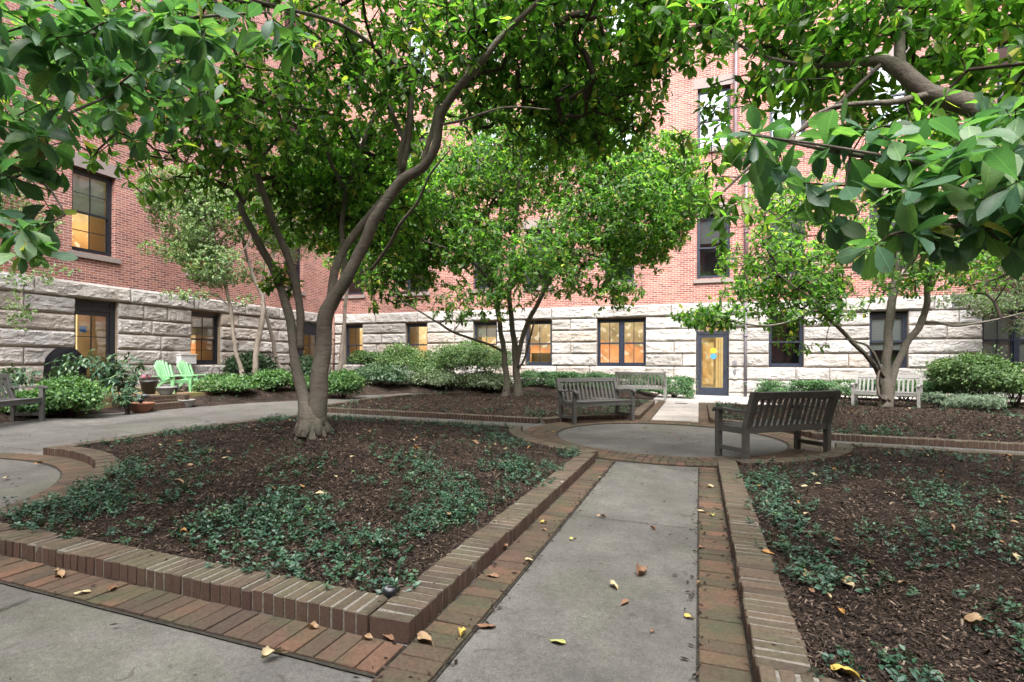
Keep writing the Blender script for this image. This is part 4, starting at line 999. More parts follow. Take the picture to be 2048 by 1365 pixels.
# covered grill
gr = MB(); prof = [(.0, .56, .31), (.2, .565, .315), (.5, .55, .305), (.72, .545, .30), (.86, .50, .28), (.98, .40, .235), (1.08, .30, .17), (1.12, .20, .11), (1.13, .01, .01)]
n = 64; V = []
for z, a, b in prof:
    for k in range(n):
        th = 2*math.pi*k/n; c_, s_ = math.cos(th), math.sin(th); e = .45
        x, y = a*math.copysign(abs(c_)**e, c_), b*math.copysign(abs(s_)**e, s_); wv = 1+.035*math.sin(th*9+2*math.sin(z*4))*(1.1-z)+.02*noise.noise(Vector((c_*3, s_*3, z*4)))
        V.append((x*wv*.68, y*wv, z+.02*noise.noise(Vector((c_*4, s_*4, z*2)))*(z > .05)))
gr.add(V, [(i*n+k, i*n+(k+1) % n, (i+1)*n+(k+1) % n, (i+1)*n+k) for i in range(len(prof)-1) for k in range(n)])
o = gr.build('covered_grill', mat('black_cover_fabric', rough=.95, spec=.1, f=lambda n_, b: (n_.l(n_.ramp(n_.noise(n_.coord(), 4, 5, .6), [(.3, (.003, .003, .004)), (.7, (.011, .011, .013))]), b.inputs['Base Color']), n_.bump(n_.noise(n_.coord(), 7, 4, .6, 1), b, .8, .03))), None, True)
tag(o, 'grill under a black fitted cover beside the lit patio door', 'grill'); gy = 8.8; o.location = (-15.25, gy, PATZ); o.rotation_euler = (0, 0, R(90))
# pots
def f_terra(n, b): n.l(n.ramp(n.noise(n.coord(), 9, 5, .6), [(.3, (.19, .075, .04)), (.7, (.30, .14, .085))]), b.inputs['Base Color'])
M_terra = mat('terracotta', rough=.8, f=f_terra); M_potg = mat('grey_ceramic', (.22, .215, .2), .6); M_potb = mat('black_plastic', (.02, .02, .022), .5)
def pot(name, prof, x, y, z, m_, label, plant=None):
    m = MB(); m.lathe(prof, (x, y, z), 24); o = m.build(name, m_, None, True, at=(x, y, z)); tag(o, label, 'plant pot', 'pots around the brick steps')
    h = max(p[1] for p in prof); r_ = prof[-1][0]
    m = MB(); m.lathe([(0.001, h-.03), (r_*1.0, h-.03)], (x, y, z), 24); m.build('potting_soil', M_soil, o)
    if plant: plant(o, x, y, z+h-.03)
    return o
bowl = lambda R_, H: [(.01, 0), (R_*.6, 0), (R_*.62, H*.06), (R_*.86, H*.45), (R_*.97, H*.8), (R_*1.05, H*.86), (R_*1.05, H), (R_*.96, H), (R_*.93, H*.85)]
px_, py_ = -11.22, 7.90
def finial(o, x, y, z):
    m = MB(); m.tube([(x, y, z), (x, y, z+.05)], .03, 10); m.tube([(x, y, z+.05), (x-.02, y, z+.10), (x-.03, y, z+.15)], [.05, .065, .02], 10); m.tube([(x-.03, y, z+.15), (x+.04, y+.05, z+.17), (x+.14, y+.1, z+.165)], [.05, .055, .012], 10); m.tube([(x-.03, y, z+.15), (x-.10, y-.04, z+.19)], [.035, .012], 8)
    m.build('metal_bird', mat('dark_bronze', (.035, .035, .04), .5), o, True)
pot('flower_pot', bowl(.24, .2), px_, py_, gz(px_, py_)+.006, M_terra, 'wide terracotta bowl with a dark metal bird, left of the brick steps', finial)
pot('flower_pot', bowl(.17, .18), -11.36, 9.07, gz(-11.4, 9.07)+.006, M_potg, 'small speckled grey bowl on the paving right of the steps')
pot('flower_pot', bowl(.19, .19), -11.84, 8.92, g0+.292, M_potg, 'grey brown bowl on the top step in front of the green chair')
def flower(o, x, y, z):
    m = MB()
    for k in range(5):
        a = k*1.3; m.tube([(x, y, z), (x+.05*math.cos(a), y+.05*math.sin(a), z+.08+.02*k)], .004, 4)
    m.build('stem', M_twig, o); m = MB(); P = np.array([[x+rng.normal(0, .04)-.03, y+rng.normal(0, .04), z+.13+rng.normal(0, .02)] for _ in range(14)])
    scatter(m, P, rand_unit(14), rand_unit(14), np.full(14, .05), LT_oval, rng.random(14)); m.build('blossom', mat('pink_petal', (.6, .05, .15), .6), o)
xq = x_at(297, 9.0)
pot('flower_pot', [(.01, 0), (.13, 0), (.175, .27), (.19, .28), (.19, .33), (.175, .33), (.17, .28)], x_at(298, 8.95)-.0, 8.95, PATZ, M_potb, 'tall black nursery pot with a few pink flowers on the patio', flower)
lp = MB(); lx, ly = -11.9, 9.22; lp.tube([(lx, ly, g0+.1), (lx, ly, g0+.40)], .012, 6); lp.lathe([(.001, .50), (.05, .49), (.08, .45), (.045, .44), (.04, .40), (.001, .39)], (lx, ly, g0), 12)
tag(lp.build('path_light', M_black, None), 'little dark stake light beside the top step bowl', 'garden light')
sx, sy = on_ground(780, 1180, .13); sz = gz(sx, sy)+.115
lp = MB(); lp.lathe([(.012, -.06), (.03, 0), (.034, .012), (.034, .022), (.026, .026)], (sx, sy, sz), 20); o = lp.build('solar_light', M_black, None, True, at=(sx, sy, sz)); tag(o, 'small round black solar light at the sharp corner of the near bed', 'garden light')
lp = MB(); lp.lathe([(.026, .026), (.018, .028), (.014, .029)], (sx, sy, sz), 20); lp.build('light_ring', M_grey, o); lp = MB(); lp.lathe([(.014, .028), (.001, .03)], (sx, sy, sz), 20); lp.build('solar_cell', M_black, o)
# drain grate
dx_, dy_ = -.48, 15.86
dg = MB(); dg.box((dx_, dy_, gz(dx_, dy_)+.006), (.34, .24, .01)); 
for k in range(8): dg.box((dx_-.14+k*.04, dy_, gz(dx_, dy_)+.014), (.014, .2, .008))
tag(dg.build('drain_grate', mat('cast_iron', (.03, .028, .027), .7), None), 'dark drain grate in the concrete in front of the door', 'drain')
dm = MB(); dm.tube([(1.62, 19.7, .12), (2.1, 19.55, .12), (2.6, 19.6, .13)], [.07, .06, .05], 8); tag(dm.build('drain_hose', M_potb, None), 'black drain pipe lying along the wall base right of the downpipe', 'hose')

# ================================================================ TREES
def limb(*pts, d0=None):
    """pts: (px, py, depth, width_px)"""
    return [(tuple(at_depth(x, y, d)), w_*.5*WF(y)/FPX*d) for x, y, d, w_ in pts]
WF = lambda y: 1.
def base_of(k, x, y): return (x, y, bed_z(k, x, y)-.03)
bx, by = -4.35, 5.10; D1 = depth(bx, by)
WF = lambda y: .6 if y > 560 else .6+(560-y)/560*.06
T1 = [limb((624, 885, D1, 128), (624, 868, D1, 104), (623, 848, D1, 88), (618, 822, D1, 82), (606, 795, D1+.02, 40), (592, 715, D1+.05, 31), (583, 650, D1+.1, 30), (563, 580, D1+.15, 26), (535, 520, D1+.3, 25), (505, 465, D1+.4, 22), (482, 410, D1+.45, 19), (503, 392, D1+.5, 17), (522, 372, D1+.55, 17), (505, 325, D1+.6, 17), (524, 262, D1+.7, 16), (517, 200, D1+.8, 13), (520, 150, D1+.9, 10), (500, 60, D1+1.1, 7), (510, -80, D1+1.4, 4)),
      limb((632, 855, D1, 72), (637, 800, D1, 62), (639, 740, D1-.02, 56), (645, 680, D1-.05, 52), (655, 620, D1-.1, 47), (690, 560, D1-.2, 42), (728, 490, D1-.3, 38), (762, 420, D1-.4, 36), (802, 362, D1-.5, 36), (845, 335, D1-.6, 30), (872, 290, D1-.7, 28), (885, 225, D1-.85, 27), (925, 170, D1-1.0, 25), (965, 120, D1-1.2, 22), (1010, 65, D1-1.3, 18), (1065, 15, D1-1.4, 15), (1130, -60, D1-1.5, 10), (1220, -200, D1-1.6, 5)),
      limb((600, 700, D1+.06, 22), (598, 640, D1+.05, 26), (592, 570, D1+.0, 25), (572, 505, D1-.1, 24), (550, 450, D1-.15, 22), (528, 392, D1-.2, 20), (512, 330, D1-.3, 17), (497, 290, D1-.4, 15), (478, 240, D1-.5, 14), (468, 170, D1-.6, 12), (475, 120, D1-.7, 10), (440, 40, D1-.9, 7), (420, -90, D1-1.1, 4)),
      limb((484, 400, D1+.3, 9), (470, 370, D1+.2, 14), (463, 310, D1+.2, 13), (462, 250, D1+.3, 12), (470, 180, D1+.35, 11), (474, 120, D1+.5, 9), (455, 20, D1+.8, 6)),
      limb((648, 660, D1-.03, 30), (662, 590, D1+.1, 30), (678, 515, D1+.2, 26), (715, 460, D1+.25, 24), (758, 410, D1+.2, 22), (798, 358, D1, 22), (803, 300, D1-.1, 20), (818, 240, D1, 18), (825, 160, D1+.1, 16), (850, 90, D1+.2, 14), (878, 30, D1+.3, 12), (905, -60, D1+.5, 8)),
      limb((655, 640, D1+.15, 16), (680, 590, D1+.4, 20), (690, 530, D1+.6, 18), (684, 450, D1+.8, 17), (695, 380, D1+.9, 17), (722, 300, D1+1.0, 16), (745, 240, D1+1.1, 14), (775, 200, D1+1.2, 12), (800, 130, D1+1.4, 10), (830, 40, D1+1.6, 7)),
      limb((806, 340, D1-.1, 18), (815, 290, D1-.1, 17), (822, 230, D1-.2, 16), (822, 168, D1-.3, 15), (790, 130, D1-.6, 14), (745, 90, D1-.9, 14), (700, 60, D1-1.2, 13), (650, 38, D1-1.5, 12), (560, 15, D1-1.9, 9), (440, -20, D1-2.2, 6)),
      limb((845, 330, D1-.2, 14), (870, 240, D1+.3, 17), (885, 150, D1+.6, 15), (905, 60, D1+.8, 13), (900, -40, D1+1.0, 9), (910, -160, D1+1.3, 5)),
      limb((742, 540, D1-.2, 10), (770, 505, D1-.5, 12), (800, 450, D1-.9, 11), (835, 405, D1-1.2, 9), (860, 350, D1-1.5, 7), (900, 300, D1-1.8, 4)),
      limb((470, 320, D1+.2, 9), (420, 290, D1-.3, 9), (360, 215, D1-.9, 8), (300, 190, D1-1.4, 6), (240, 175, D1-1.8, 4)),
      limb((485, 405, D1+.3, 8), (460, 375, D1-.1, 8), (405, 350, D1-.5, 7), (350, 320, D1-.9, 5), (300, 330, D1-1.2, 4)),
      limb((820, 300, D1, 14), (790, 240, D1+.4, 15), (765, 180, D1+.7, 13), (720, 120, D1+.9, 11), (690, 40, D1+1.2, 8), (660, -60, D1+1.5, 5)),
      limb((690, 380, D1+.9, 12), (660, 320, D1+.7, 12), (640, 250, D1+.5, 10), (600, 180, D1+.4, 8), (570, 100, D1+.3, 6), (560, 10, D1+.2, 4)),
      limb((925, 170, D1-1, 13), (950, 90, D1-.7, 14), (960, 20, D1-.5, 12), (990, -80, D1-.3, 8)),
      limb((720, 300, D1+1, 9), (690, 250, D1+.6, 9), (650, 225, D1+.2, 8), (590, 215, D1-.3, 7), (520, 190, D1-.8, 5)),
      limb((510, 330, D1+.5, 10), (560, 270, D1+.2, 10), (590, 200, D1, 9), (640, 130, D1-.3, 7), (700, 90, D1-.6, 5)),
      limb((463, 300, D1+.2, 8), (420, 230, D1+.6, 8), (400, 150, D1+.8, 7), (370, 60, D1+1, 5)),
      limb((880, 250, D1-.8, 9), (930, 240, D1-1.0, 8), (1010, 215, D1-1.1, 6), (1100, 220, D1-1.2, 4))]
DEN = 34
WF = lambda y: 1.
B1 = [(330, 240, 5.2, 1.2, .75, 1.3, .6), (480, 110, 5.6, 1.5, .85, 1.6, .45), (700, 60, 5.6, 1.6, .85, 1.8, .45), (930, 80, 5.8, 1.5, .8, 1.6, .85), (1130, 90, 6.0, 1.2, .9, 1.4, 1.25), (1210, 180, 6.2, .8, .75, .9, 1.3), (1100, 260, 6.8, .9, .5, 1.0, .9), (640, 300, 7.4, 1.3, 1.0, 1.0, .6), (760, 250, 7.0, 1.1, .8, 1.0, .5), (600, 420, 7.6, 1.0, .6, .8, 1.2), (740, 440, 7.4, 1.1, .65, .8, 1.2), (680, 340, 7.8, 1.3, .6, .8, 1.1), (430, 330, 6.0, .5, .35, .7, .8), (590, 640, 6.3, .12, .12, .2, 9), (712, 590, 6.2, .25, .3, .3, 4), (560, 560, 6.5, .2, .2, .3, 3), (700, -300, 6.2, 3.2, 1.0, 2.8, .65), (200, -350, 5.2, 1.8, .8, 2, 1.0), (1150, -300, 5.5, 2.0, .9, 2.2, .4), (1290, 30, 6.5, .8, .5, 1, 1.0), (520, 260, 5.6, .8, .4, .8, .2)]  # blobs above the frame are thickened to shade the ground
grow_tree('magnolia_tree', 'large multi-stemmed magnolia with a forked trunk rising from the near left bed', base_of('A', bx, by), T1, blob_points(B1, DEN*3.9, -.2), L_mag, M_bark, 'magnolia trees of the courtyard', twig=.0032, leafL=.108, k=7, minz=1.0)

bx2, by2 = -4.45, 12.5; D2 = depth(bx2, by2)
WF = lambda y: .68
T2 = [limb((1008, 800, D2, 30), (1013, 780, D2, 21), (1010, 720, D2, 16), (1000, 655, D2, 14), (996, 600, D2, 13), (1004, 540, D2, 12), (1000, 450, D2+.2, 10), (1008, 360, D2+.4, 8), (1000, 280, D2+.6, 5)),
      limb((1036, 800, D2, 34), (1035, 775, D2, 23), (1030, 700, D2, 19), (1022, 640, D2, 15), (1020, 560, D2, 13), (1032, 450, D2-.2, 11), (1040, 340, D2-.4, 8), (1050, 240, D2-.5, 4)),
      limb((1034, 735, D2-.05, 12), (1042, 690, D2-.15, 14), (1054, 650, D2-.25, 14), (1078, 605, D2-.4, 13), (1105, 550, D2-.6, 13), (1140, 505, D2-.7, 11), (1165, 450, D2-.9, 9), (1200, 380, D2-1.0, 7), (1240, 300, D2-1.2, 4)),
      limb((1008, 705, D2, 8), (985, 692, D2-.1, 7), (950, 680, D2-.3, 7), (905, 664, D2-.6, 7), (880, 648, D2-.8, 6), (850, 630, D2-.9, 5), (800, 600, D2-1.1, 4)),
      limb((1036, 740, D2+.1, 7), (1048, 720, D2+.1, 7), (1056, 690, D2+.2, 6), (1070, 640, D2+.3, 5)),
      limb((1000, 640, D2, 8), (985, 590, D2-.3, 8), (960, 540, D2-.6, 7), (900, 500, D2-1, 6), (840, 480, D2-1.3, 4)),
      limb((1004, 600, D2+.2, 8), (1050, 540, D2+.6, 8), (1085, 470, D2+1.0, 6), (1110, 380, D2+1.3, 4))]
WF = lambda y: 1.
B2 = [(1010, 330, 13.3, 2.6, 1.6, 2.3, .55), (1240, 400, 12.4, 2.0, 1.6, 1.9, 1.0), (1130, 520, 12.4, 1.5, .9, 1.6, .9), (880, 450, 12.8, 2.0, 1.6, 1.6, 1.2), (740, 500, 12.5, 1.2, .9, 1.0, .9), (800, 540, 12.6, 1.2, .9, 1.0, 1.2), (740, 400, 13, 1.3, 1.2, 1.2, 1.0), (1000, 560, 12.4, 1.2, .7, 1.0, .9), (1230, 590, 12.0, .75, .6, .8, 1.0), (1330, 370, 12.6, 1.1, 1.2, 1.4, 1.2), (1100, 240, 13.0, 2.2, 1.0, 1.8, .6), (1290, 480, 12.2, .9, .8, 1.0, 1.1), (950, 620, 12.4, 1.2, .35, .9, .5), (860, 590, 12.2, .8, .4, .7, .7)]
grow_tree('magnolia_tree', 'slender multi-stemmed magnolia with bright leaves on the bed behind the middle bench', base_of('B', bx2, by2), T2, blob_points(B2, DEN*4.2, -.12), L_mag, M_bark, 'magnolia trees of the courtyard', twig=.0032, leafL=.118, k=7, minz=.9, droop=.4)

bx3, by3 = 3.70, 13.1; D3 = depth(bx3, by3)
WF = lambda y: .62
T3 = [limb((1770, 822, D3, 50), (1772, 800, D3, 38), (1772, 770, D3, 34), (1773, 730, D3, 26), (1776, 680, D3, 24), (1782, 620, D3, 24), (1792, 560, D3, 22), (1800, 500, D3+.1, 18), (1800, 420, D3+.2, 13), (1810, 340, D3+.3, 7)),
      limb((1778, 790, D3, 24), (1788, 750, D3-.05, 22), (1812, 690, D3-.1, 22), (1840, 650, D3-.2, 20), (1852, 610, D3-.3, 18), (1856, 560, D3-.4, 17), (1862, 500, D3-.5, 14), (1860, 430, D3-.6, 9), (1880, 340, D3-.6, 5)),
      limb((1765, 775, D3, 14), (1757, 744, D3, 16), (1738, 718, D3-.1, 15), (1712, 692, D3-.3, 14), (1690, 668, D3-.4, 13), (1665, 645, D3-.6, 12), (1640, 622, D3-.8, 10), (1612, 628, D3-1, 8), (1575, 645, D3-1.2, 7), (1520, 652, D3-1.4, 6), (1450, 640, D3-1.5, 4)),
      limb((1768, 755, D3-.05, 9), (1752, 715, D3-.2, 9), (1735, 692, D3-.25, 8), (1712, 684, D3-.3, 7), (1690, 678, D3-.4, 5)),
      limb((1846, 645, D3-.2, 10), (1875, 645, D3-.3, 9), (1905, 652, D3-.4, 9), (1945, 648, D3-.5, 8), (1990, 640, D3-.6, 6), (2050, 625, D3-.7, 4)),
      limb((1640, 625, D3-.8, 7), (1625, 600, D3-1, 7), (1570, 560, D3-1.1, 5), (1530, 520, D3-1.2, 3)),
      limb((1770, 800, D3-.12, 8), (1757, 790, D3-.14, 9), (1756, 755, D3-.12, 8), (1764, 730, D3-.1, 7))]
WF = lambda y: 1.
B3 = [(1590, 520, 10.8, 1.7, .8, 1.5, .9), (1470, 635, 9.9, 1.2, .26, .8, 3.6), (1560, 590, 10.2, 1.2, .4, .9, 1.8), (1790, 510, 11, 2.0, .7, 1.7, .8), (1950, 480, 11.2, 1.6, 1.0, 1.5, .8), (1640, 600, 10.6, 1.1, .5, 1.0, 1.0), (1740, 400, 11, 2.2, .8, 1.8, .3), (1580, 420, 11.5, 1.2, .8, 1.2, .7), (1600, 680, 10.6, .5, .3, .5, .9), (1900, 560, 10.6, 1.3, .4, 1.0, .7), (1480, 560, 10.6, .8, .5, .8, .7), (1700, 570, 10.5, .8, .4, .6, 1.0)]
grow_tree('magnolia_tree', 'low forked magnolia on the mounded right bed in front of the pale bench', base_of('C', bx3, by3), T3, blob_points(B3, DEN*3.8, .02), L_mag, M_bark, 'magnolia trees of the courtyard', twig=.003, leafL=.115, k=6, minz=.7)

# magnolia standing outside the picture at the right, reaching in
bx4, by4 = 3.7, 5.3; D4 = depth(bx4, by4)
T4 = [limb((2497, 1100, D4, 90), (2497, 1000, D4, 80), (2480, 800, D4, 70), (2440, 620, D4, 62), (2340, 460, D4, 58), (2200, 360, D4, 54), (2048, 285, D4+.1, 46), (1974, 228, D4+.2, 42), (1914, 203, D4+.3, 40), (1850, 187, D4+.35, 36), (1804, 140, D4+.4, 32), (1770, 122, D4+.5, 22), (1720, 125, D4+.6, 16), (1630, 132, D4+.8, 9), (1520, 110, D4+1.0, 6), (1420, 60, D4+1.2, 4)),
      limb((1806, 145, D4+.4, 20), (1797, 90, D4+.5, 20), (1790, 40, D4+.6, 18), (1765, -20, D4+.8, 14), (1720, -120, D4+1.1, 9)),
      limb((1860, 188, D4+.35, 14), (1780, 205, D4+.1, 12), (1700, 210, D4-.1, 8), (1640, 225, D4-.2, 6), (1560, 300, D4-.4, 4)),
      limb((2440, 620, D4, 50), (2500, 420, D4+.2, 44), (2450, 150, D4+.4, 36), (2300, -100, D4+.6, 26), (2100, -200, D4+.8, 16), (1900, -200, D4+1.1, 8)),
      limb((2340, 460, D4, 26), (2250, 440, D4-.6, 22), (2100, 390, D4-1.1, 16), (1900, 340, D4-1.5, 10), (1700, 300, D4-1.6, 6), (1500, 270, D4-1.6, 4)),
      limb((2340, 460, D4, 20), (2200, 470, D4-.5, 16), (2050, 470, D4-1.0, 10), (1900, 460, D4-1.3, 7), (1780, 470, D4-1.4, 4)),
      limb((1770, 122, D4+.5, 9), (1650, 230, D4+.6, 8), (1540, 300, D4+.7, 6), (1430, 400, D4+.9, 4))]
B4 = [(1540, 90, 5.0, 1.3, .55, 1.0, 1.6), (1760, 50, 4.6, 1.1, .55, 1.0, 1.6), (1390, 30, 5.4, 1.0, .4, .9, 1.7), (1950, 120, 4.4, .8, .6, .9, 1.5), (1430, 200, 5.2, .5, .45, .5, 1.3), (1400, 330, 5.0, .5, .6, .5, .75), (1480, 410, 4.6, .35, .4, .4, .9), (1640, 200, 4.6, .8, .35, .6, 1.1), (1800, 260, 4.2, .8, .3, .6, 1.1), (1700, -250, 5, 2.4, .9, 1.8, 1.1), (2300, -250, 4.5, 2.0, .9, 1.6, 1.0), (2300, 100, 4.2, 1.2, 1.2, 1.2, .6), (1980, 300, 3.8, .5, .35, .5, 1.2)]  # the two blobs above the frame are canopy added for ground shade
grow_tree('magnolia_tree', 'magnolia rooted outside the right edge whose thick limb reaches into the top right corner', base_of('E', bx4, by4), T4, blob_points(B4, DEN*2.0), L_mag, M_bark, 'magnolia trees of the courtyard', leafL=.13, k=7, minz=.9)
# big leaves close to the camera, on low branches of trees standing just outside the frame
bx6, by6 = 3.9, 1.6; D6 = 2.3
z6 = bed_z('E', bx6, by6) if by6 > 2 else gz(bx6, by6)
T6 = [[((bx6, by6, z6-.05), .09), ((bx6-.05, by6+.1, z6+.8), .08), ((3.6, 1.9, 1.5), .06), ((3.1, 2.4, 2.05), .045), (tuple(at_depth(2100, 330, 2.5)), .03), (tuple(at_depth(1900, 330, 2.4)), .016), (tuple(at_depth(1700, 310, 2.3)), .009), (tuple(at_depth(1540, 275, 2.3)), .005), (tuple(at_depth(1480, 262, 2.3)), .003)],
      [((3.6, 1.9, 1.5), .05), (tuple(at_depth(2250, 480, 2.4)), .03), (tuple(at_depth(2050, 470, 2.3)), .015), (tuple(at_depth(1880, 450, 2.2)), .008), (tuple(at_depth(1780, 470, 2.1)), .004)],
      [((3.1, 2.4, 2.05), .04), ((3.4, 2.6, 3.0), .04), ((3.2, 3.0, 4.2), .02)]]
B6 = [(2500, -500, 2.6, .9, .5, .9, .35), (1560, 300, 2.45, .30, .08, .3, 6), (1700, 330, 2.4, .34, .14, .3, 5), (1860, 300, 2.3, .34, .16, .35, 6), (1960, 400, 2.2, .28, .22, .3, 6), (1800, 420, 2.3, .32, .12, .3, 6), (1780, 490, 2.1, .16, .04, .1, 14), (1930, 480, 2.3, .3, .10, .25, 5), (1490, 268, 2.45, .12, .05, .1, 14), (2150, 380, 2.3, .3, .3, .3, 6), (1640, 400, 2.4, .2, .08, .2, 7), (2030, 250, 2.4, .25, .15, .25, 6)]  # first blob is unseen crown added overhead for foreground shade
grow_tree('magnolia_sapling', 'close magnolia boughs with broad blue-green leaves hanging across the right side', (bx6, by6, z6), T6, blob_points(B6, 48), L_near, M_bark, leafL=.15, k=6, tmpl=LT_big, step=.12, minz=.9, droop=.35, twig=.002)
bx0, by0 = -4.65, -1.2; z0_ = gz(bx0, by0)
T0 = [[((bx0, by0, z0_-.05), .16), ((bx0, by0, z0_+.9), .12), ((-4.5, -.6, 1.9), .09), ((-4.3, .2, 2.5), .07), (tuple(at_depth(-250, 150, 3.2)), .045), (tuple(at_depth(0, 95, 3.0)), .026), (tuple(at_depth(120, 85, 2.9)), .018), (tuple(at_depth(260, 55, 2.8)), .012), (tuple(at_depth(400, 35, 2.8)), .008), (tuple(at_depth(540, 25, 2.7)), .004)],
      [((-4.5, -.6, 1.9), .07), ((-4.4, .4, 1.8), .045), (tuple(at_depth(-200, 300, 3.1)), .03), (tuple(at_depth(-30, 320, 3.0)), .013), (tuple(at_depth(80, 360, 2.9)), .008), (tuple(at_depth(130, 430, 2.8)), .004)],
      [(tuple(at_depth(-30, 320, 3.0)), .010), (tuple(at_depth(90, 250, 3.3)), .010), (tuple(at_depth(200, 200, 3.6)), .008), (tuple(at_depth(300, 160, 3.8)), .004)],
      [((-4.3, .2, 2.5), .05), ((-4.6, .6, 3.6), .04), ((-4.4, 1.2, 4.8), .02)]]
B0 = [(-300, -350, 3.2, 1.3, .5, 1.2, 1.1), (60, 70, 2.6, .3, .2, .35, 10), (230, 60, 2.7, .32, .14, .35, 9), (400, 50, 2.7, .28, .12, .25, 10), (530, 45, 2.6, .2, .1, .15, 12), (50, 260, 2.9, .3, .32, .4, 7), (60, 400, 2.8, .25, .2, .3, 8), (70, 480, 2.6, .17, .09, .15, 16), (200, 330, 3.4, .3, .18, .3, 5), (250, 220, 3.8, .5, .3, .5, 3.5), (130, 170, 3.4, .5, .3, .5, 4), (300, 130, 3.6, .5, .25, .5, 4), (-150, 150, 3, .5, .8, .5, 3), (110, 420, 3.2, .2, .12, .2, 8), (180, 90, 3.3, .6, .2, .4, 4), (330, 90, 3.0, .4, .1, .3, 6)]  # first blob is added crown out of view, shading the foreground
grow_tree('magnolia_tree', 'magnolia outside the left edge whose big leaves hang into the top left corner', (bx0, by0, z0_), T0, blob_points(B0, 22), L_near, M_bark, 'magnolia trees of the courtyard', leafL=.15, k=7, tmpl=LT_big, step=.14, minz=.9, droop=.35, twig=.002)

# slender birches along the left wing
def birch(label, pts, blobs, dens, L=.062, m_=None, k=8, grp='slender pale stemmed trees along the wing'):
    lb = [[(q, r*.8) for q, r in limb(*p)] for p in pts]; b = lb[0][0][0]
    grow_tree('slender_tree', label, b, lb, blob_points(blobs, dens*2.4), m_ or L_birch, M_bark2, grp, leafL=L, k=k, tmpl=LT_oval, step=.2, minz=1.2, droop=.3, twig=.0018)
birch('leaning slender tree nearest the green chairs, with airy foliage over the window', [[(490, 775, 15.4, 12), (484, 745, 15.4, 10), (470, 690, 15.3, 9), (462, 620, 15.2, 8), (448, 560, 15.1, 8), (430, 480, 15.0, 6), (410, 400, 14.9, 4), (400, 330, 14.8, 3)], [(462, 615, 15.2, 5), (430, 590, 15, 4), (400, 590, 14.8, 3), (350, 600, 14.6, 2)], [(450, 540, 15.1, 5), (500, 480, 15.3, 4), (520, 400, 15.5, 3)]],
      [(400, 430, 15, 1.3, 1.2, 1.1, 1.9), (350, 390, 14.8, 1.0, .8, .9, 1.8), (350, 500, 14.8, .9, .35, .8, 1.8), (430, 530, 15, .9, .7, .8, 1.9), (380, 590, 14.6, .8, .18, .5, .9), (500, 400, 15.5, 1.0, 1.0, .9, .8), (490, 600, 15.2, .5, .2, .4, .7)], 150)
birch('slender tree with a peeling twisted stem between the leaning birches', [[(506, 775, 15.8, 14), (510, 745, 15.8, 13), (512, 700, 15.8, 13), (523, 650, 15.8, 12), (525, 600, 15.8, 9), (510, 560, 15.8, 8), (490, 500, 15.9, 6), (480, 430, 16, 4)], [(523, 610, 15.8, 7), (540, 540, 16, 6), (560, 460, 16.2, 4)]],
      [(540, 440, 16.2, 1.1, 1.1, 1.0, 1), (580, 360, 16.6, 1.0, .9, .9, .8), (510, 540, 16, .8, .5, .7, .9)], 110)
birch('dark curved slender tree leaning over the corner door', [[(562, 742, 17.6, 10), (552, 715, 17.6, 9), (544, 670, 17.5, 9), (530, 620, 17.4, 7), (525, 560, 17.4, 6), (535, 480, 17.5, 4)]],
      [(640, 380, 18, 1.7, 1.3, 1.0, 1.9), (700, 440, 18.2, 1.4, 1.2, .9, 1.9), (600, 480, 17.6, 1.0, .8, .8, .7)], 90)
birch('thin pale birch standing by the corner window', [[(676, 775, 19.5, 14), (682, 720, 19.5, 11), (688, 660, 19.4, 10), (692, 600, 19.3, 8), (700, 520, 19.2, 6), (705, 430, 19, 4)], [(676, 770, 19.5, 8), (664, 740, 19.3, 5), (640, 690, 19, 4), (655, 630, 19, 4)]],
      [(730, 420, 19, 1.3, 1.5, 1.2, .9), (660, 340, 19, 1.2, 1.0, 1.1, .7), (780, 350, 19, 1.0, 1.0, 1.0, .6)], 80)
birch('fine leaved tree past the left edge with thin hanging sprays', [[(-120, 770, 12.2, 16), (-110, 650, 12.2, 13), (-90, 500, 12.1, 10), (-70, 350, 12.0, 6)], [(-95, 540, 12.1, 7), (-30, 510, 12, 5), (30, 530, 11.8, 3), (70, 580, 11.6, 2)]],
      [(0, 520, 12, .7, .35, .6, 1.2), (60, 560, 11.8, .5, .2, .4, 1.5), (40, 620, 11.7, .28, .5, .3, 1.5), (110, 540, 11.8, .5, .12, .4, 1.3), (0, 360, 12.2, .9, .7, .8, .8), (60, 440, 12.4, .8, .4, .6, .6)], 110)
birch('lacy fine leaved maple at the right edge behind the round shrub', [[(2120, 800, 15.2, 16), (2110, 740, 15.2, 14), (2090, 680, 15.1, 11), (2060, 620, 15, 8), (2020, 570, 14.9, 5), (1970, 540, 14.8, 3)], [(2100, 700, 15.1, 9), (2130, 600, 15, 7), (2110, 480, 15, 4)], [(2070, 640, 15, 5), (2000, 630, 14.8, 4), (1930, 635, 14.7, 2)]],
      [(1960, 610, 14.8, 1.1, .38, .8, 1.6), (2030, 560, 15, .9, .8, .9, 1.3), (2040, 440, 15.2, .8, .9, 1.0, 1.0), (1900, 590, 14.8, .6, .25, .5, 1.2), (2050, 650, 14.9, .5, .35, .6, 1.3)], 170, .05, L_shrub, 8, None)
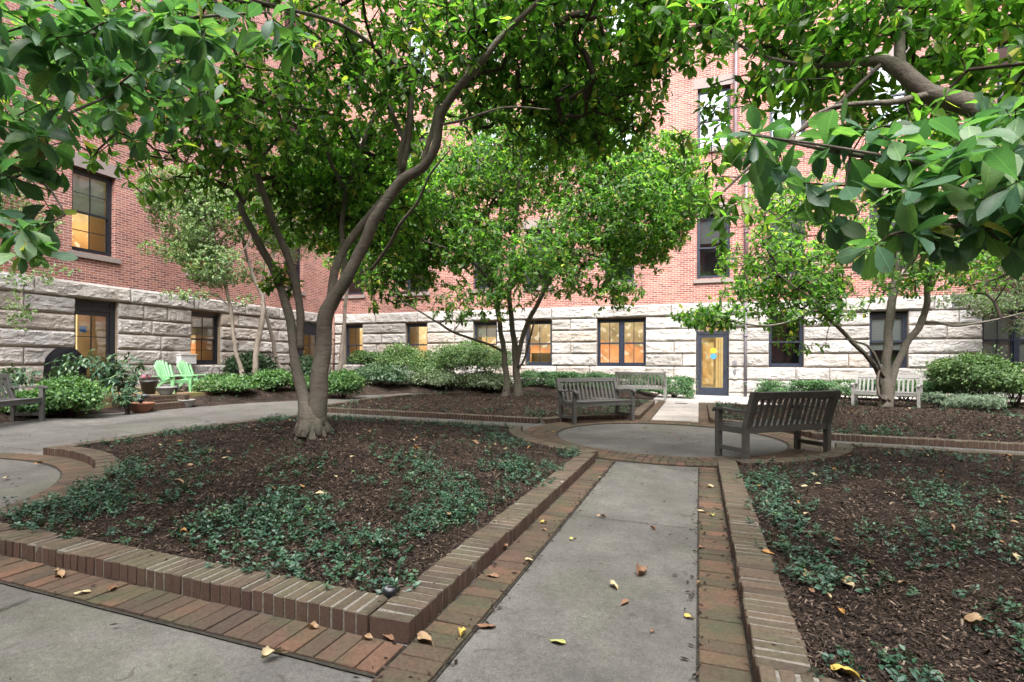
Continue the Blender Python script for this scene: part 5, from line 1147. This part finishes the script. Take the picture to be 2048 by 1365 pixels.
#PART4
# ================================================================ SHRUBS
def shrub(name, label, X, Y, z, rx, ry, rz, zc, leaf, n, L, tmpl=LT_oval, lobes=28, stems=10, cat='shrub', group=None, flat=.0, lob=.33, drop=.1, stemh=None, boxy=None):
    """foliage centre at z+zc, radii rx,ry,rz; leaves sit on lumpy lobes"""
    if tmpl is LT_oval: n = int(n*1.7); L = L*1.35
    root = empty(name, (X, Y, z), label, cat, group)
    C = np.array([X, Y, z+zc])
    u = rand_unit(lobes*3); u = u[u[:, 2] > -.55][:lobes]
    if boxy: u = np.sign(u)*np.abs(u)**boxy; u /= np.maximum(np.abs(u).max(1), .75)[:, None]
    LC = u*np.array([rx, ry, rz])*(1-lob*.8)*rng.uniform(.82, 1.02, (len(u), 1)); lr = lob*np.array([rx, ry, rz])*1.0
    which = rng.integers(0, len(u), n); v = rand_unit(n); rad = rng.uniform(.72, 1.05, n)[:, None]
    P = C+LC[which]+v*rad*lr*rng.uniform(.7, 1.35, (len(u), 1))[which]+(rng.normal(0, 1, (n, 3))**3)*.022*np.array([rx, ry, rz])
    inner = rng.random(n) < .12; P[inner] = C+(rand_unit(int(inner.sum()))*rng.random((int(inner.sum()), 1))**.5)*np.array([rx, ry, rz])*.8
    P[:, 2] = np.maximum(P[:, 2], z+.03)
    out = (P-C)/np.array([rx, ry, rz]); on = out/np.maximum(np.linalg.norm(out, axis=1, keepdims=True), 1e-6)
    m = MB()
    if tmpl is LT_lance:
        sel = rng.random(n) < .25; whorls(m, P[sel], on[sel]+np.array([0, 0, .5]), 8, L, tmpl, spread=.15, droop=.15)
    else:
        D = v*.5+on*.5+rand_unit(n)*.8; U = on+np.array([0, 0, .7])+rand_unit(n)*.5
        scatter(m, P, D, U, L*(.6+.7*rng.random(n)), tmpl, np.clip(rng.random(n)*.7+.3*(rng.random(len(u))[which]), 0, 1), 1.2)
    m.build('foliage', leaf, root, True)
    if stems:
        m = MB(); sh = stemh or zc
        for k in range(stems):
            a = rng.random()*6.28; r0 = .12*min(rx, .5); bx_, by_ = X+r0*math.cos(a)+rng.uniform(-.45, .45)*max(0, rx-.5), Y+r0*math.sin(a); t = LC[rng.integers(0, len(u))]*.8
            tx, ty, tz = C+t*np.array([1, 1, .3]) if rx < .8 else (bx_+rng.uniform(-.35, .35), by_+rng.uniform(-.2, .2)*ry*2, C[2])
            m.tube([(bx_, by_, z-.03), (bx_*.65+tx*.35, by_*.65+ty*.35, z+sh*.35), (tx, ty, tz)], [.016, .012, .006], 5)
        m.build('stems', M_twig, root)
    return root
def sp(name, label, px, Y, wpx, ytop, ybot, leaf, n, L, k='F', **kw):
    X = x_at(px, Y); d = depth(X, Y); z = bed_z(k, X, Y) if k else gz(X, Y); rx = wpx/2/FPX*d
    zt = z_at(ytop, X, Y); zb = max(z_at(ybot, X, Y), z-.02); ry = kw.pop('ry', rx*.9)
    return shrub(name, label, X, Y, z, rx, ry, (zt-zb)/2, (zt+zb)/2-z, leaf, n, L, **kw)
AZ = dict(lobes=60, lob=.27)
sp('rhododendron', 'dark green rhododendron in front of the covered grill and lit door', 175, 7.75, 150, 698, 800, L_rhodo, 420, .15, tmpl=LT_lance, lobes=22, lob=.35, ry=.6)
sp('rhododendron', 'tall leggy rhododendron right of the lit patio door', 250, 8.0, 78, 702, 815, L_rhodo, 240, .14, tmpl=LT_lance, lobes=16, lob=.4, ry=.45)
sp('rhododendron', 'rhododendron at the left edge behind the cropped bench', 15, 6.6, 120, 722, 830, L_rhodo, 260, .14, tmpl=LT_lance, lobes=16, lob=.4, ry=.5)
sp('rhododendron', 'low rhododendron beside the terracotta bowl', 255, 7.5, 60, 775, 822, L_rhodo, 110, .12, tmpl=LT_lance, lobes=10, lob=.4, ry=.3)
sp('azalea_bush', 'bright yellow-green bush beside the cropped left bench', 140, 6.75, 165, 757, 830, L_azal, 5200, .045, ry=.45, **AZ)
sp('azalea_bush', 'bright green low bush at the far left behind the bench seat', 55, 6.3, 90, 785, 840, L_azal, 2200, .045, ry=.35, **AZ)
sp('azalea_bush', 'green bush at the foot of the leaning birch by the chairs', 455, 10.9, 125, 750, 808, L_azal, 3600, .045, ry=.5, **AZ)
sp('azalea_bush', 'green bush left of the big trunk, under the twisted birch', 548, 12.0, 105, 740, 806, L_azal, 3400, .045, ry=.5, **AZ)
sp('azalea_bush', 'small reddish green shrub touching the farther green chair', 412, 10.3, 66, 762, 806, L_shrub, 1500, .04, ry=.3, **AZ)
sp('dark_shrub', 'dark glossy shrub between the birch stems', 500, 13.6, 120, 706, 790, L_dark, 2600, .07, ry=.6, **AZ)
sp('dark_shrub', 'dark shrub before the corner door, between the two trunks', 612, 15.2, 70, 712, 790, L_dark, 1700, .065, ry=.5, **AZ)
sp('azalea_bush', 'green bush glimpsed between the two big trunks', 606, 12.7, 44, 752, 804, L_azal, 1700, .045, ry=.4, **AZ)
sp('azalea_bush', 'yellow-green bush just right of the big forked trunk', 688, 12.9, 84, 742, 798, L_azal, 3400, .045, ry=.5, **AZ)
sp('clipped_shrub', 'small flat-topped clipped shrub below the corner window', 731, 17.2, 66, 702, 734, L_shrub, 2600, .045, lobes=22, lob=.3, ry=.6, stemh=.6)
sp('clipped_shrub', 'domed clipped shrub below the second lit window', 796, 17.2, 96, 689, 752, L_shrub, 5200, .045, lobes=26, lob=.32, ry=.8)
sp('clipped_shrub', 'spreading clipped shrub between the dome and the tall shrub', 862, 17.0, 96, 703, 762, L_shrub, 4200, .045, lobes=24, lob=.34, ry=.8)
sp('clipped_shrub', 'tallest broad clipped shrub left of the slender magnolia', 950, 17.2, 176, 678, 752, L_shrub, 9500, .045, lobes=40, lob=.26, ry=1.0)
sp('dark_shrub', 'dark rounded shrub low beside the walkway bend', 758, 15.9, 130, 730, 790, L_dark, 5200, .05, ry=.7, **AZ)
sp('variegated_shrub', 'pale variegated shrub at the walkway, left of the magnolia stems', 872, 16.7, 120, 742, 796, L_vari, 5000, .05, ry=.6, **AZ)
sp('variegated_shrub', 'pale variegated shrub directly behind the slender magnolia', 968, 16.9, 120, 744, 794, L_vari, 4600, .05, ry=.6, **AZ)
HG = dict(lobes=60, lob=.2, boxy=.55, stems=14, cat='hedge', group='clipped evergreen hedge along the far wall')
sp('hedge', 'left end of the clipped hedge, rounded, with bare stems below', 1080, 18.0, 84, 744, 777, L_hedge, 5200, .035, ry=.5, **HG)
sp('hedge', 'middle of the clipped hedge behind the weathered bench', 1165, 18.2, 110, 746, 780, L_hedge, 6500, .035, ry=.5, **HG)
sp('hedge', 'stretch of clipped hedge behind the pale bench seen from behind', 1265, 18.3, 110, 748, 786, L_hedge, 7000, .035, ry=.5, **HG)
sp('hedge', 'rounded right end of the clipped hedge next to the glass door', 1348, 18.3, 74, 755, 794, L_hedge, 5600, .035, ry=.5, **HG)
sp('hedge', 'clipped hedge starting right of the downpipe', 1580, 18.3, 112, 763, 790, L_hedge, 6000, .035, 'D', ry=.45, **HG)
sp('hedge', 'clipped hedge behind the left half of the pale bench', 1690, 18.3, 120, 763, 791, L_hedge, 6000, .035, 'D', ry=.45, **HG)
sp('hedge', 'clipped hedge behind the right half of the pale bench', 1815, 18.3, 130, 763, 790, L_hedge, 5600, .035, 'D', ry=.45, **HG)
sp('hedge', 'last stretch of clipped hedge at the right edge behind the round shrub', 1990, 18.3, 190, 762, 792, L_hedge, 7000, .035, 'D', ry=.45, **HG)
sp('azalea_bush', 'large domed grey-green shrub on twiggy stems right of the pale bench', 1945, 17.0, 146, 706, 792, L_shrub, 10000, .045, 'D', ry=1.0, lobes=46, lob=.25, stems=22)
sp('azalea_bush', 'shrub with bare lower twigs at the right edge', 2030, 17.2, 90, 745, 792, L_shrub, 2200, .045, 'D', ry=.5, lobes=20, lob=.35, stems=16)
sp('juniper', 'spreading blue-green juniper below the domed shrub', 1950, 15.95, 120, 786, 822, L_jun, 5200, .05, 'D', tmpl=LT_lance, lobes=24, lob=.35, ry=.5, stems=4)
sp('juniper', 'low spreading juniper at the end of the pale bench', 1868, 16.3, 60, 784, 812, L_jun, 2000, .05, 'D', tmpl=LT_lance, lobes=14, lob=.35, ry=.35, stems=4)

# ================================================================ GROUND COVER (vinca)
def vinca(k, fn, n, L, label, name='ground_cover'):
    P = np.array(offset(beds[k], .05)); x0, y0 = P.min(0); x1, y1 = P.max(0)
    X = rng.uniform(x0, x1, n); Y = rng.uniform(y0, y1, n); D = dist_poly(X, Y, offset(beds[k], .17))
    pr = np.array([fn(x, y) for x, y in zip(X, Y)])
    nz = np.array([noise.noise(Vector((x*1.3, y*1.3, 2)))+.7*noise.noise(Vector((x*3.1, y*3.1, 5))) for x, y in zip(X, Y)])
    keep = (D > -.03) & (rng.random(n) < pr*np.clip(.45+2.2*nz, 0, 1)); X, Y, nz = X[keep], Y[keep], nz[keep]; m = len(X)
    hgt = rng.uniform(.02, .10, m)*np.clip(.8+nz, .4, 1.4)
    Z = bed_h(k, X, Y)
    mb = MB(); sb = MB()
    lean = np.stack([rng.normal(0, .5, m), rng.normal(0, .5, m), np.ones(m)], 1); lean /= np.linalg.norm(lean, axis=1, keepdims=True)
    base = np.stack([X, Y, Z], 1); rn = rng.random(m)
    for lv in range(4):
        t = .25+.75*lv/3; p = base+lean*(hgt*t+.01)[:, None]; a0 = rng.random(m)*6.28
        for s in range(3 if lv == 3 else 2):
            a = a0+s*(2*math.pi/(3 if lv == 3 else 2))+rng.normal(0, .3, m); D_ = np.stack([np.cos(a), np.sin(a), .35+rng.normal(0, .25, m)+(.2 if lv == 3 else 0)], 1)
            keep = rng.random(m) < .9
            scatter(mb, p[keep], D_[keep], (lean+rand_unit(m)*.25)[keep], (L*(.6+.6*rng.random(m))*(1.05-.1*lv))[keep], LT_oval, np.clip(rn*.75+.25*rng.random(m), 0, 1)[keep], .85)
    st = base-np.array([0, 0, .01]); tp = base+lean*(hgt+.01)[:, None]; s_ = np.array([.0012, 0, 0]); q_ = np.array([0, .0012, 0])
    sb.many(np.stack([st-s_, st+s_, tp+s_, tp-s_], 1), [(0, 1, 2, 3)]); 
    # runners trailing over the bark
    o = mb.build(name, L_vinca, None, True); tag(o, label, 'ground cover', kind='stuff')
    sb.build('stems', M_twig, o)
    return o
def fA(x, y):
    d = dist_poly(np.array([x]), np.array([y]), beds['A'])[0]
    front = math.exp(-((y-2.75)/.62)**2)*(1 if x < -1.3 else .9); right = math.exp(-((x+1.75)/.38)**2)*(1. if y > 2.8 else .5); back = .65*math.exp(-((d-.45)/.35)**2)*(1 if y > 4.6 else .3)
    left = .9*math.exp(-((x+5.3)**2+(y-3.9)**2)/.35)
    mid = .6*math.exp(-((x+2.7)**2+(y-4.3)**2)/.5)
    return min(1, max(front, right, back*.8, left, mid, .03))
vinca('A', fA, 25000, .036, 'glossy periwinkle ground cover spreading over the near left bed')
def fE(x, y):
    edge = math.exp(-((x-.62)/.20)**2); near = .8*math.exp(-((x-1.1)**2/.3+(y-2.6)**2/.3)); mid = .42*math.exp(-((x-1.6)/.7)**2)*(1 if 2.8 < y < 6 else .4); b = .5*math.exp(-((y-7.6)/.7)**2)
    return min(1, max(edge, near, mid, b*.6, .09))
vinca('E', fE, 21000, .037, 'glossy periwinkle ground cover trailing along the kerb of the near right bed')
def fB(x, y):
    d = dist_poly(np.array([x]), np.array([y]), beds['B'])[0]; return max(.75*math.exp(-((d-.5)/.5)**2)*(1 if (x > -3.4 or y > 14) else .25), .05)
vinca('B', fB, 8000, .045, 'sparse ground cover on the bed behind the middle bench')
def fC(x, y):
    d = dist_poly(np.array([x]), np.array([y]), beds['C'])[0]; return max(.75*math.exp(-((d-.5)/.45)**2)*(1 if (x < 2.2 or y > 13.5 or (y < 10.6 and x < 3.6)) else .3), .03)
vinca('C', fC, 8000, .045, 'ground cover fringing the mounded right bed')
vinca('D', lambda x, y: .8*math.exp(-((y-16.7)/.5)**2) if x > 3 else .1, 4000, .045, 'pale ground cover strip below the juniper')
vinca('F', lambda x, y: .35 if x > -13 else .1, 7000, .05, 'low ground cover under the shrubs of the left strip')

# ================================================================ FALLEN LEAVES
def lmat(n_, c1, c2): return mat(n_, rough=.7, f=lambda n, b: n.l(n.mix(n.noise(n.coord(), 40, 4, .7), c1, c2), b.inputs['Base Color']))
FL = {'yellow': lmat('yellow_fallen_leaf', (.36, .25, .05), (.46, .34, .08)), 'pale': lmat('pale_fallen_leaf', (.30, .24, .13), (.42, .35, .21)), 'tan': lmat('tan_fallen_leaf', (.21, .13, .07), (.32, .22, .12)), 'brown': lmat('brown_fallen_leaf', (.11, .06, .035), (.24, .13, .07)), 'orange': lmat('orange_fallen_leaf', (.28, .14, .04), (.36, .2, .06)), 'green': lmat('yellow_green_fallen_leaf', (.25, .26, .08), (.36, .35, .12))}
def leaf_mesh(Lf, curl, wd, seed):
    rs = random.Random(seed); V = []; rows, cols = 9, 5; Q = []
    for i in range(rows):
        t = i/(rows-1); w_ = wd*math.sin(math.pi*min(1, max(0.02, t)))**.7*(.75+.35*t)
        for j in range(cols):
            s = (j/(cols-1)-.5)*2; x = Lf*(t-.5); y = w_*Lf*s*.5; z = curl*Lf*(.22*s*s*math.sin(math.pi*t)+.20*(t-.4)**2+.05*rs.uniform(-1, 1)+.12*math.sin(t*5+s*2+seed))
            V.append((x+rs.uniform(-.01, .01)*Lf*(abs(s) > .9), y+rs.uniform(-.02, .02)*Lf*(abs(s) > .9), z))
    mn = min(v[2] for v in V); V = [(x, y, z-mn) for x, y, z in V]
    Q = [(i*cols+j, i*cols+j+1, (i+1)*cols+j+1, (i+1)*cols+j) for i in range(rows-1) for j in range(cols-1)]
    m = MB(); m.add(V, Q); c = (Lf*-.5, 0, V[2][2]); m.tube([c, (Lf*-.62, .005, V[2][2]*.6+.002), (Lf*-.75, .012, .002)], .0013*Lf/.1, 4); return m
def fallen(x, y, z, kind, Lf, label, grp, rz=None, curl=None, wd=None):
    seed = random.randint(0, 9999); m = leaf_mesh(Lf, random.uniform(.3, 1.3) if curl is None else curl, wd or random.uniform(.45, .62), seed)
    o = m.build('fallen_leaf', FL[kind], None, True); o.location = (x, y, z); o.rotation_euler = (random.uniform(-.12, .12), random.uniform(-.12, .12), random.uniform(0, 6.28) if rz is None else rz)
    tag(o, label, 'fallen leaf', grp)
G1 = 'fallen leaves on the paths'
NAMED = [(1116, 1283, 'green', .085, 'yellow-green leaf with a fine stalk low on the central path'), (1378, 1234, 'yellow', .06, 'bright yellow leaf at the right edge of the central path'), (1228, 1172, 'pale', .085, 'pale yellow leaf in the middle of the path below the curled brown one'), (1283, 1146, 'brown', .12, 'large curled brown leaf in the middle of the path'), (1250, 1204, 'brown', .09, 'twisted dark brown leaf below the pale one on the path'), (1304, 1261, 'brown', .04, 'tiny crumpled brown leaf low on the right side of the path'), (1146, 1078, 'green', .06, 'small greenish leaf near the left edge of the path'), (1203, 1033, 'tan', .08, 'long tan leaf lying near the concrete joint'), (1305, 1057, 'brown', .06, 'crinkled tan brown leaf just below the concrete joint'), (1087, 1050, 'yellow', .06, 'yellow leaf on the left brick band beside the path'), (1088, 1063, 'tan', .055, 'tan leaf touching the yellow one on the left brick band'), (1058, 1126, 'pale', .07, 'pale leaf at the left brick joint halfway down the path'), (1405, 1027, 'pale', .09, 'pale leaf crossing the green one on the right brick band'), (1424, 1035, 'green', .09, 'green-yellow leaf on the right brick band'), (1403, 1100, 'brown', .05, 'small curled brown leaf on the right brick band'), (1397, 1171, 'tan', .045, 'small rust leaf lower on the right brick band'), (925, 1275, 'yellow', .07, 'plain yellow leaf on the brick band right of the kerb corner'), (972, 1252, 'brown', .11, 'big curled brown leaf at the joint beside the path'), (850, 1287, 'tan', .11, 'large tan leaf leaning at the foot of the kerb corner'), (777, 1281, 'brown', .08, 'dark crumpled leaf at the foot of the kerb corner'), (735, 1284, 'tan', .06, 'tan leaf on the front brick band left of the corner'), (543, 1317, 'pale', .10, 'pale leaf lying alone on the front concrete'), (120, 1157, 'tan', .11, 'tan leaf on the front bricks near the left edge'), (113, 1146, 'tan', .06, 'smaller tan leaf behind the one near the left edge'), (165, 1192, 'pale', .08, 'pale narrow leaf on the front bricks'), (226, 1183, 'brown', .07, 'brown curled leaf on the front bricks'), (625, 1262, 'tan', .06, 'tan leaf at the kerb foot on the front bricks'), (1420, 978, 'pale', .08, 'pale leaf at the top of the right brick band'), (1200, 958, 'tan', .06, 'small tan leaf at the top of the central path'), (985, 1157, 'brown', .09, 'brown crumpled leaf on the left brick band'), (1010, 1100, 'brown', .07, 'dark leaf against the kerb on the left band'), (12, 958, 'pale', .10, 'pale leaf at the left edge on the round plaza'), (78, 930, 'orange', .09, 'orange leaf on the brick ring at the left'), (1107, 866, 'yellow', .09, 'yellow leaf at the left rim of the round plaza'), (1340, 866, 'tan', .08, 'tan leaf in the middle of the round plaza'), (1360, 880, 'tan', .09, 'pale tan leaf near the centre of the round plaza'), (1290, 857, 'brown', .07, 'brown leaf on the far half of the round plaza')]
for px, py, kd, L_, lab in NAMED:
    x, y = on_ground(px, py, .012); fallen(x, y, gz(x, y)+(.022 if not (-.94 < x < -.02) else .006), kd, L_*.85, lab, G1)
NB = [('A', 640, 988, 'pale', .12, 'pale leaf on the bark high in the near left bed'), ('A', 898, 1028, 'tan', .11, 'tan leaf among the ground cover at the right of the near left bed'), ('A', 548, 978, 'tan', .09, 'tan leaf on bare bark below the forked trunk'), ('A', 383, 930, 'tan', .10, 'tan leaf on the left slope of the near left bed'), ('A', 452, 914, 'pale', .09, 'pale leaf on the upper left slope of the near left bed'), ('A', 360, 968, 'tan', .16, 'large dried tan leaf on the left slope of the near left bed'), ('A', 604, 973, 'orange', .09, 'orange leaf left of the pale one in the near left bed'), ('A', 368, 1065, 'orange', .09, 'orange leaf above the front kerb of the near left bed'), ('E', 1692, 1166, 'pale', .13, 'large pale leaf on bark in the near right bed'), ('E', 1690, 1343, 'yellow', .12, 'long golden leaf at the bottom of the near right bed'), ('E', 1612, 1150, 'pale', .09, 'pale leaf left of the largest one in the near right bed'), ('E', 2034, 1114, 'pale', .10, 'pale leaf at the right edge of the near right bed'), ('E', 1905, 1055, 'tan', .10, 'tan leaf in the middle of the near right bed'), ('E', 1995, 1083, 'tan', .11, 'light brown leaf near the right edge of the near right bed'), ('E', 1518, 970, 'orange', .09, 'orange leaf by the kerb at the far end of the near right bed'), ('E', 1780, 985, 'pale', .10, 'pale leaf at the back of the near right bed'), ('E', 1535, 1105, 'orange', .09, 'orange brown leaf lying against the inside of the right kerb'), ('E', 1960, 1250, 'tan', .14, 'long brown leaf low at the right of the near right bed')]
for k, px, py, kd, L_, lab in NB:
    h = .2
    for _ in range(6): x, y = on_ground(px, py, h); h = bed_z(k, x, y)-gz(x, y)+.03
    fallen(x, y, bed_z(k, x, y)+.02, kd, L_*.8, lab, 'fallen leaves on the beds')
RN = {'A': 'small faded leaf fallen on the bark of the near left bed', 'E': 'small faded leaf fallen on the bark of the near right bed', 'B': 'small faded leaf on the bark behind the middle bench', 'C': 'small faded leaf on the mounded right bed'}
for k, n_ in (('A', 60), ('E', 70), ('B', 22), ('C', 30)):
    P = np.array(beds[k]); c = 0; p_in = offset(beds[k], .25)
    while c < n_:
        x, y = random.uniform(P[:, 0].min(), P[:, 0].max()), random.uniform(P[:, 1].min(), P[:, 1].max())
        if dist_poly(np.array([x]), np.array([y]), p_in)[0] < 0 or (k == 'E' and x > 1+y*.75): continue
        kd = random.choice(['tan', 'tan', 'pale', 'brown', 'orange', 'pale']); sz = random.uniform(.04, .08)
        fx, fy = (x-P[:, 0].min())/np.ptp(P[:, 0]), (y-P[:, 1].min())/np.ptp(P[:, 1])
        zone = ('front' if fy < .33 else 'middle' if fy < .66 else 'back')+' '+('left' if fx < .33 else 'centre' if fx < .66 else 'right')
        fallen(x, y, bed_z(k, x, y)+.015, kd, sz, ('tiny' if sz < .055 else 'small')+' '+kd+' leaf on the bark in the '+zone+' of the '+{'A': 'near left', 'E': 'near right', 'B': 'far left', 'C': 'far right'}[k]+' bed', 'small fallen leaves on the '+{'A': 'near left', 'E': 'near right', 'B': 'far left', 'C': 'far right'}[k]+' bed'); c += 1
# loose crumbs and bits along the paths
m = MB(); n_ = 1600; X = rng.uniform(-11, 5, n_); Y = rng.uniform(.6, 16, n_); q = int(n_*.35); X[:q] = rng.choice([-.97, .0, .205, -1.2], q)+rng.normal(0, .03, q); Y[:q] = rng.uniform(1.5, 6.6, q)
ins = np.zeros(n_, bool)
for k in beds: ins |= dist_poly(X, Y, beds[k]) > -.005
X, Y = X[~ins], Y[~ins]; n_ = len(X); a = rng.random(n_)*6.28; L_ = rng.uniform(.006, .022, n_); A_ = np.stack([np.cos(a), np.sin(a), 0*a], 1)*L_[:, None]; B_ = np.stack([-np.sin(a), np.cos(a), 0*a], 1)*(L_*.4)[:, None]
C_ = np.stack([X, Y, gz(X, Y)+.012+.012*(((X < -.95) | (X > -.02)) & (Y < 6.6))], 1)
m.many(np.stack([C_-A_, C_-B_, C_+A_, C_+B_, C_+np.array([0, 0, .006])], 1), None, [(0, 1, 4), (1, 2, 4), (2, 3, 4), (3, 0, 4)], rng.random(n_)*.8)
X = rng.uniform(-8, 5, 9000); Y = rng.uniform(1.9, 9, 9000); d_ = np.maximum(dist_poly(X, Y, beds['A']), dist_poly(X, Y, beds['E'])); kp = (d_ > .05) & (d_ < .2) & (rng.random(9000) < (d_/.2)**2*.9); X, Y = X[kp], Y[kp]; n_ = len(X)
a = rng.random(n_)*6.28; L_ = rng.uniform(.004, .014, n_); A_ = np.stack([np.cos(a), np.sin(a), 0*a], 1)*L_[:, None]; B_ = np.stack([-np.sin(a), np.cos(a), 0*a], 1)*(L_*.4)[:, None]; C_ = np.stack([X, Y, gz(X, Y)+.106], 1)
m.many(np.stack([C_-A_, C_-B_, C_+A_, C_+B_, C_+np.array([0, 0, .006])], 1), None, [(0, 1, 4), (1, 2, 4), (2, 3, 4), (3, 0, 4)], rng.random(n_)*.8)
tag(m.build('leaf_crumbs', M_chip), 'dark crumbs of bark and leaf scattered over the paving', 'debris', kind='stuff')
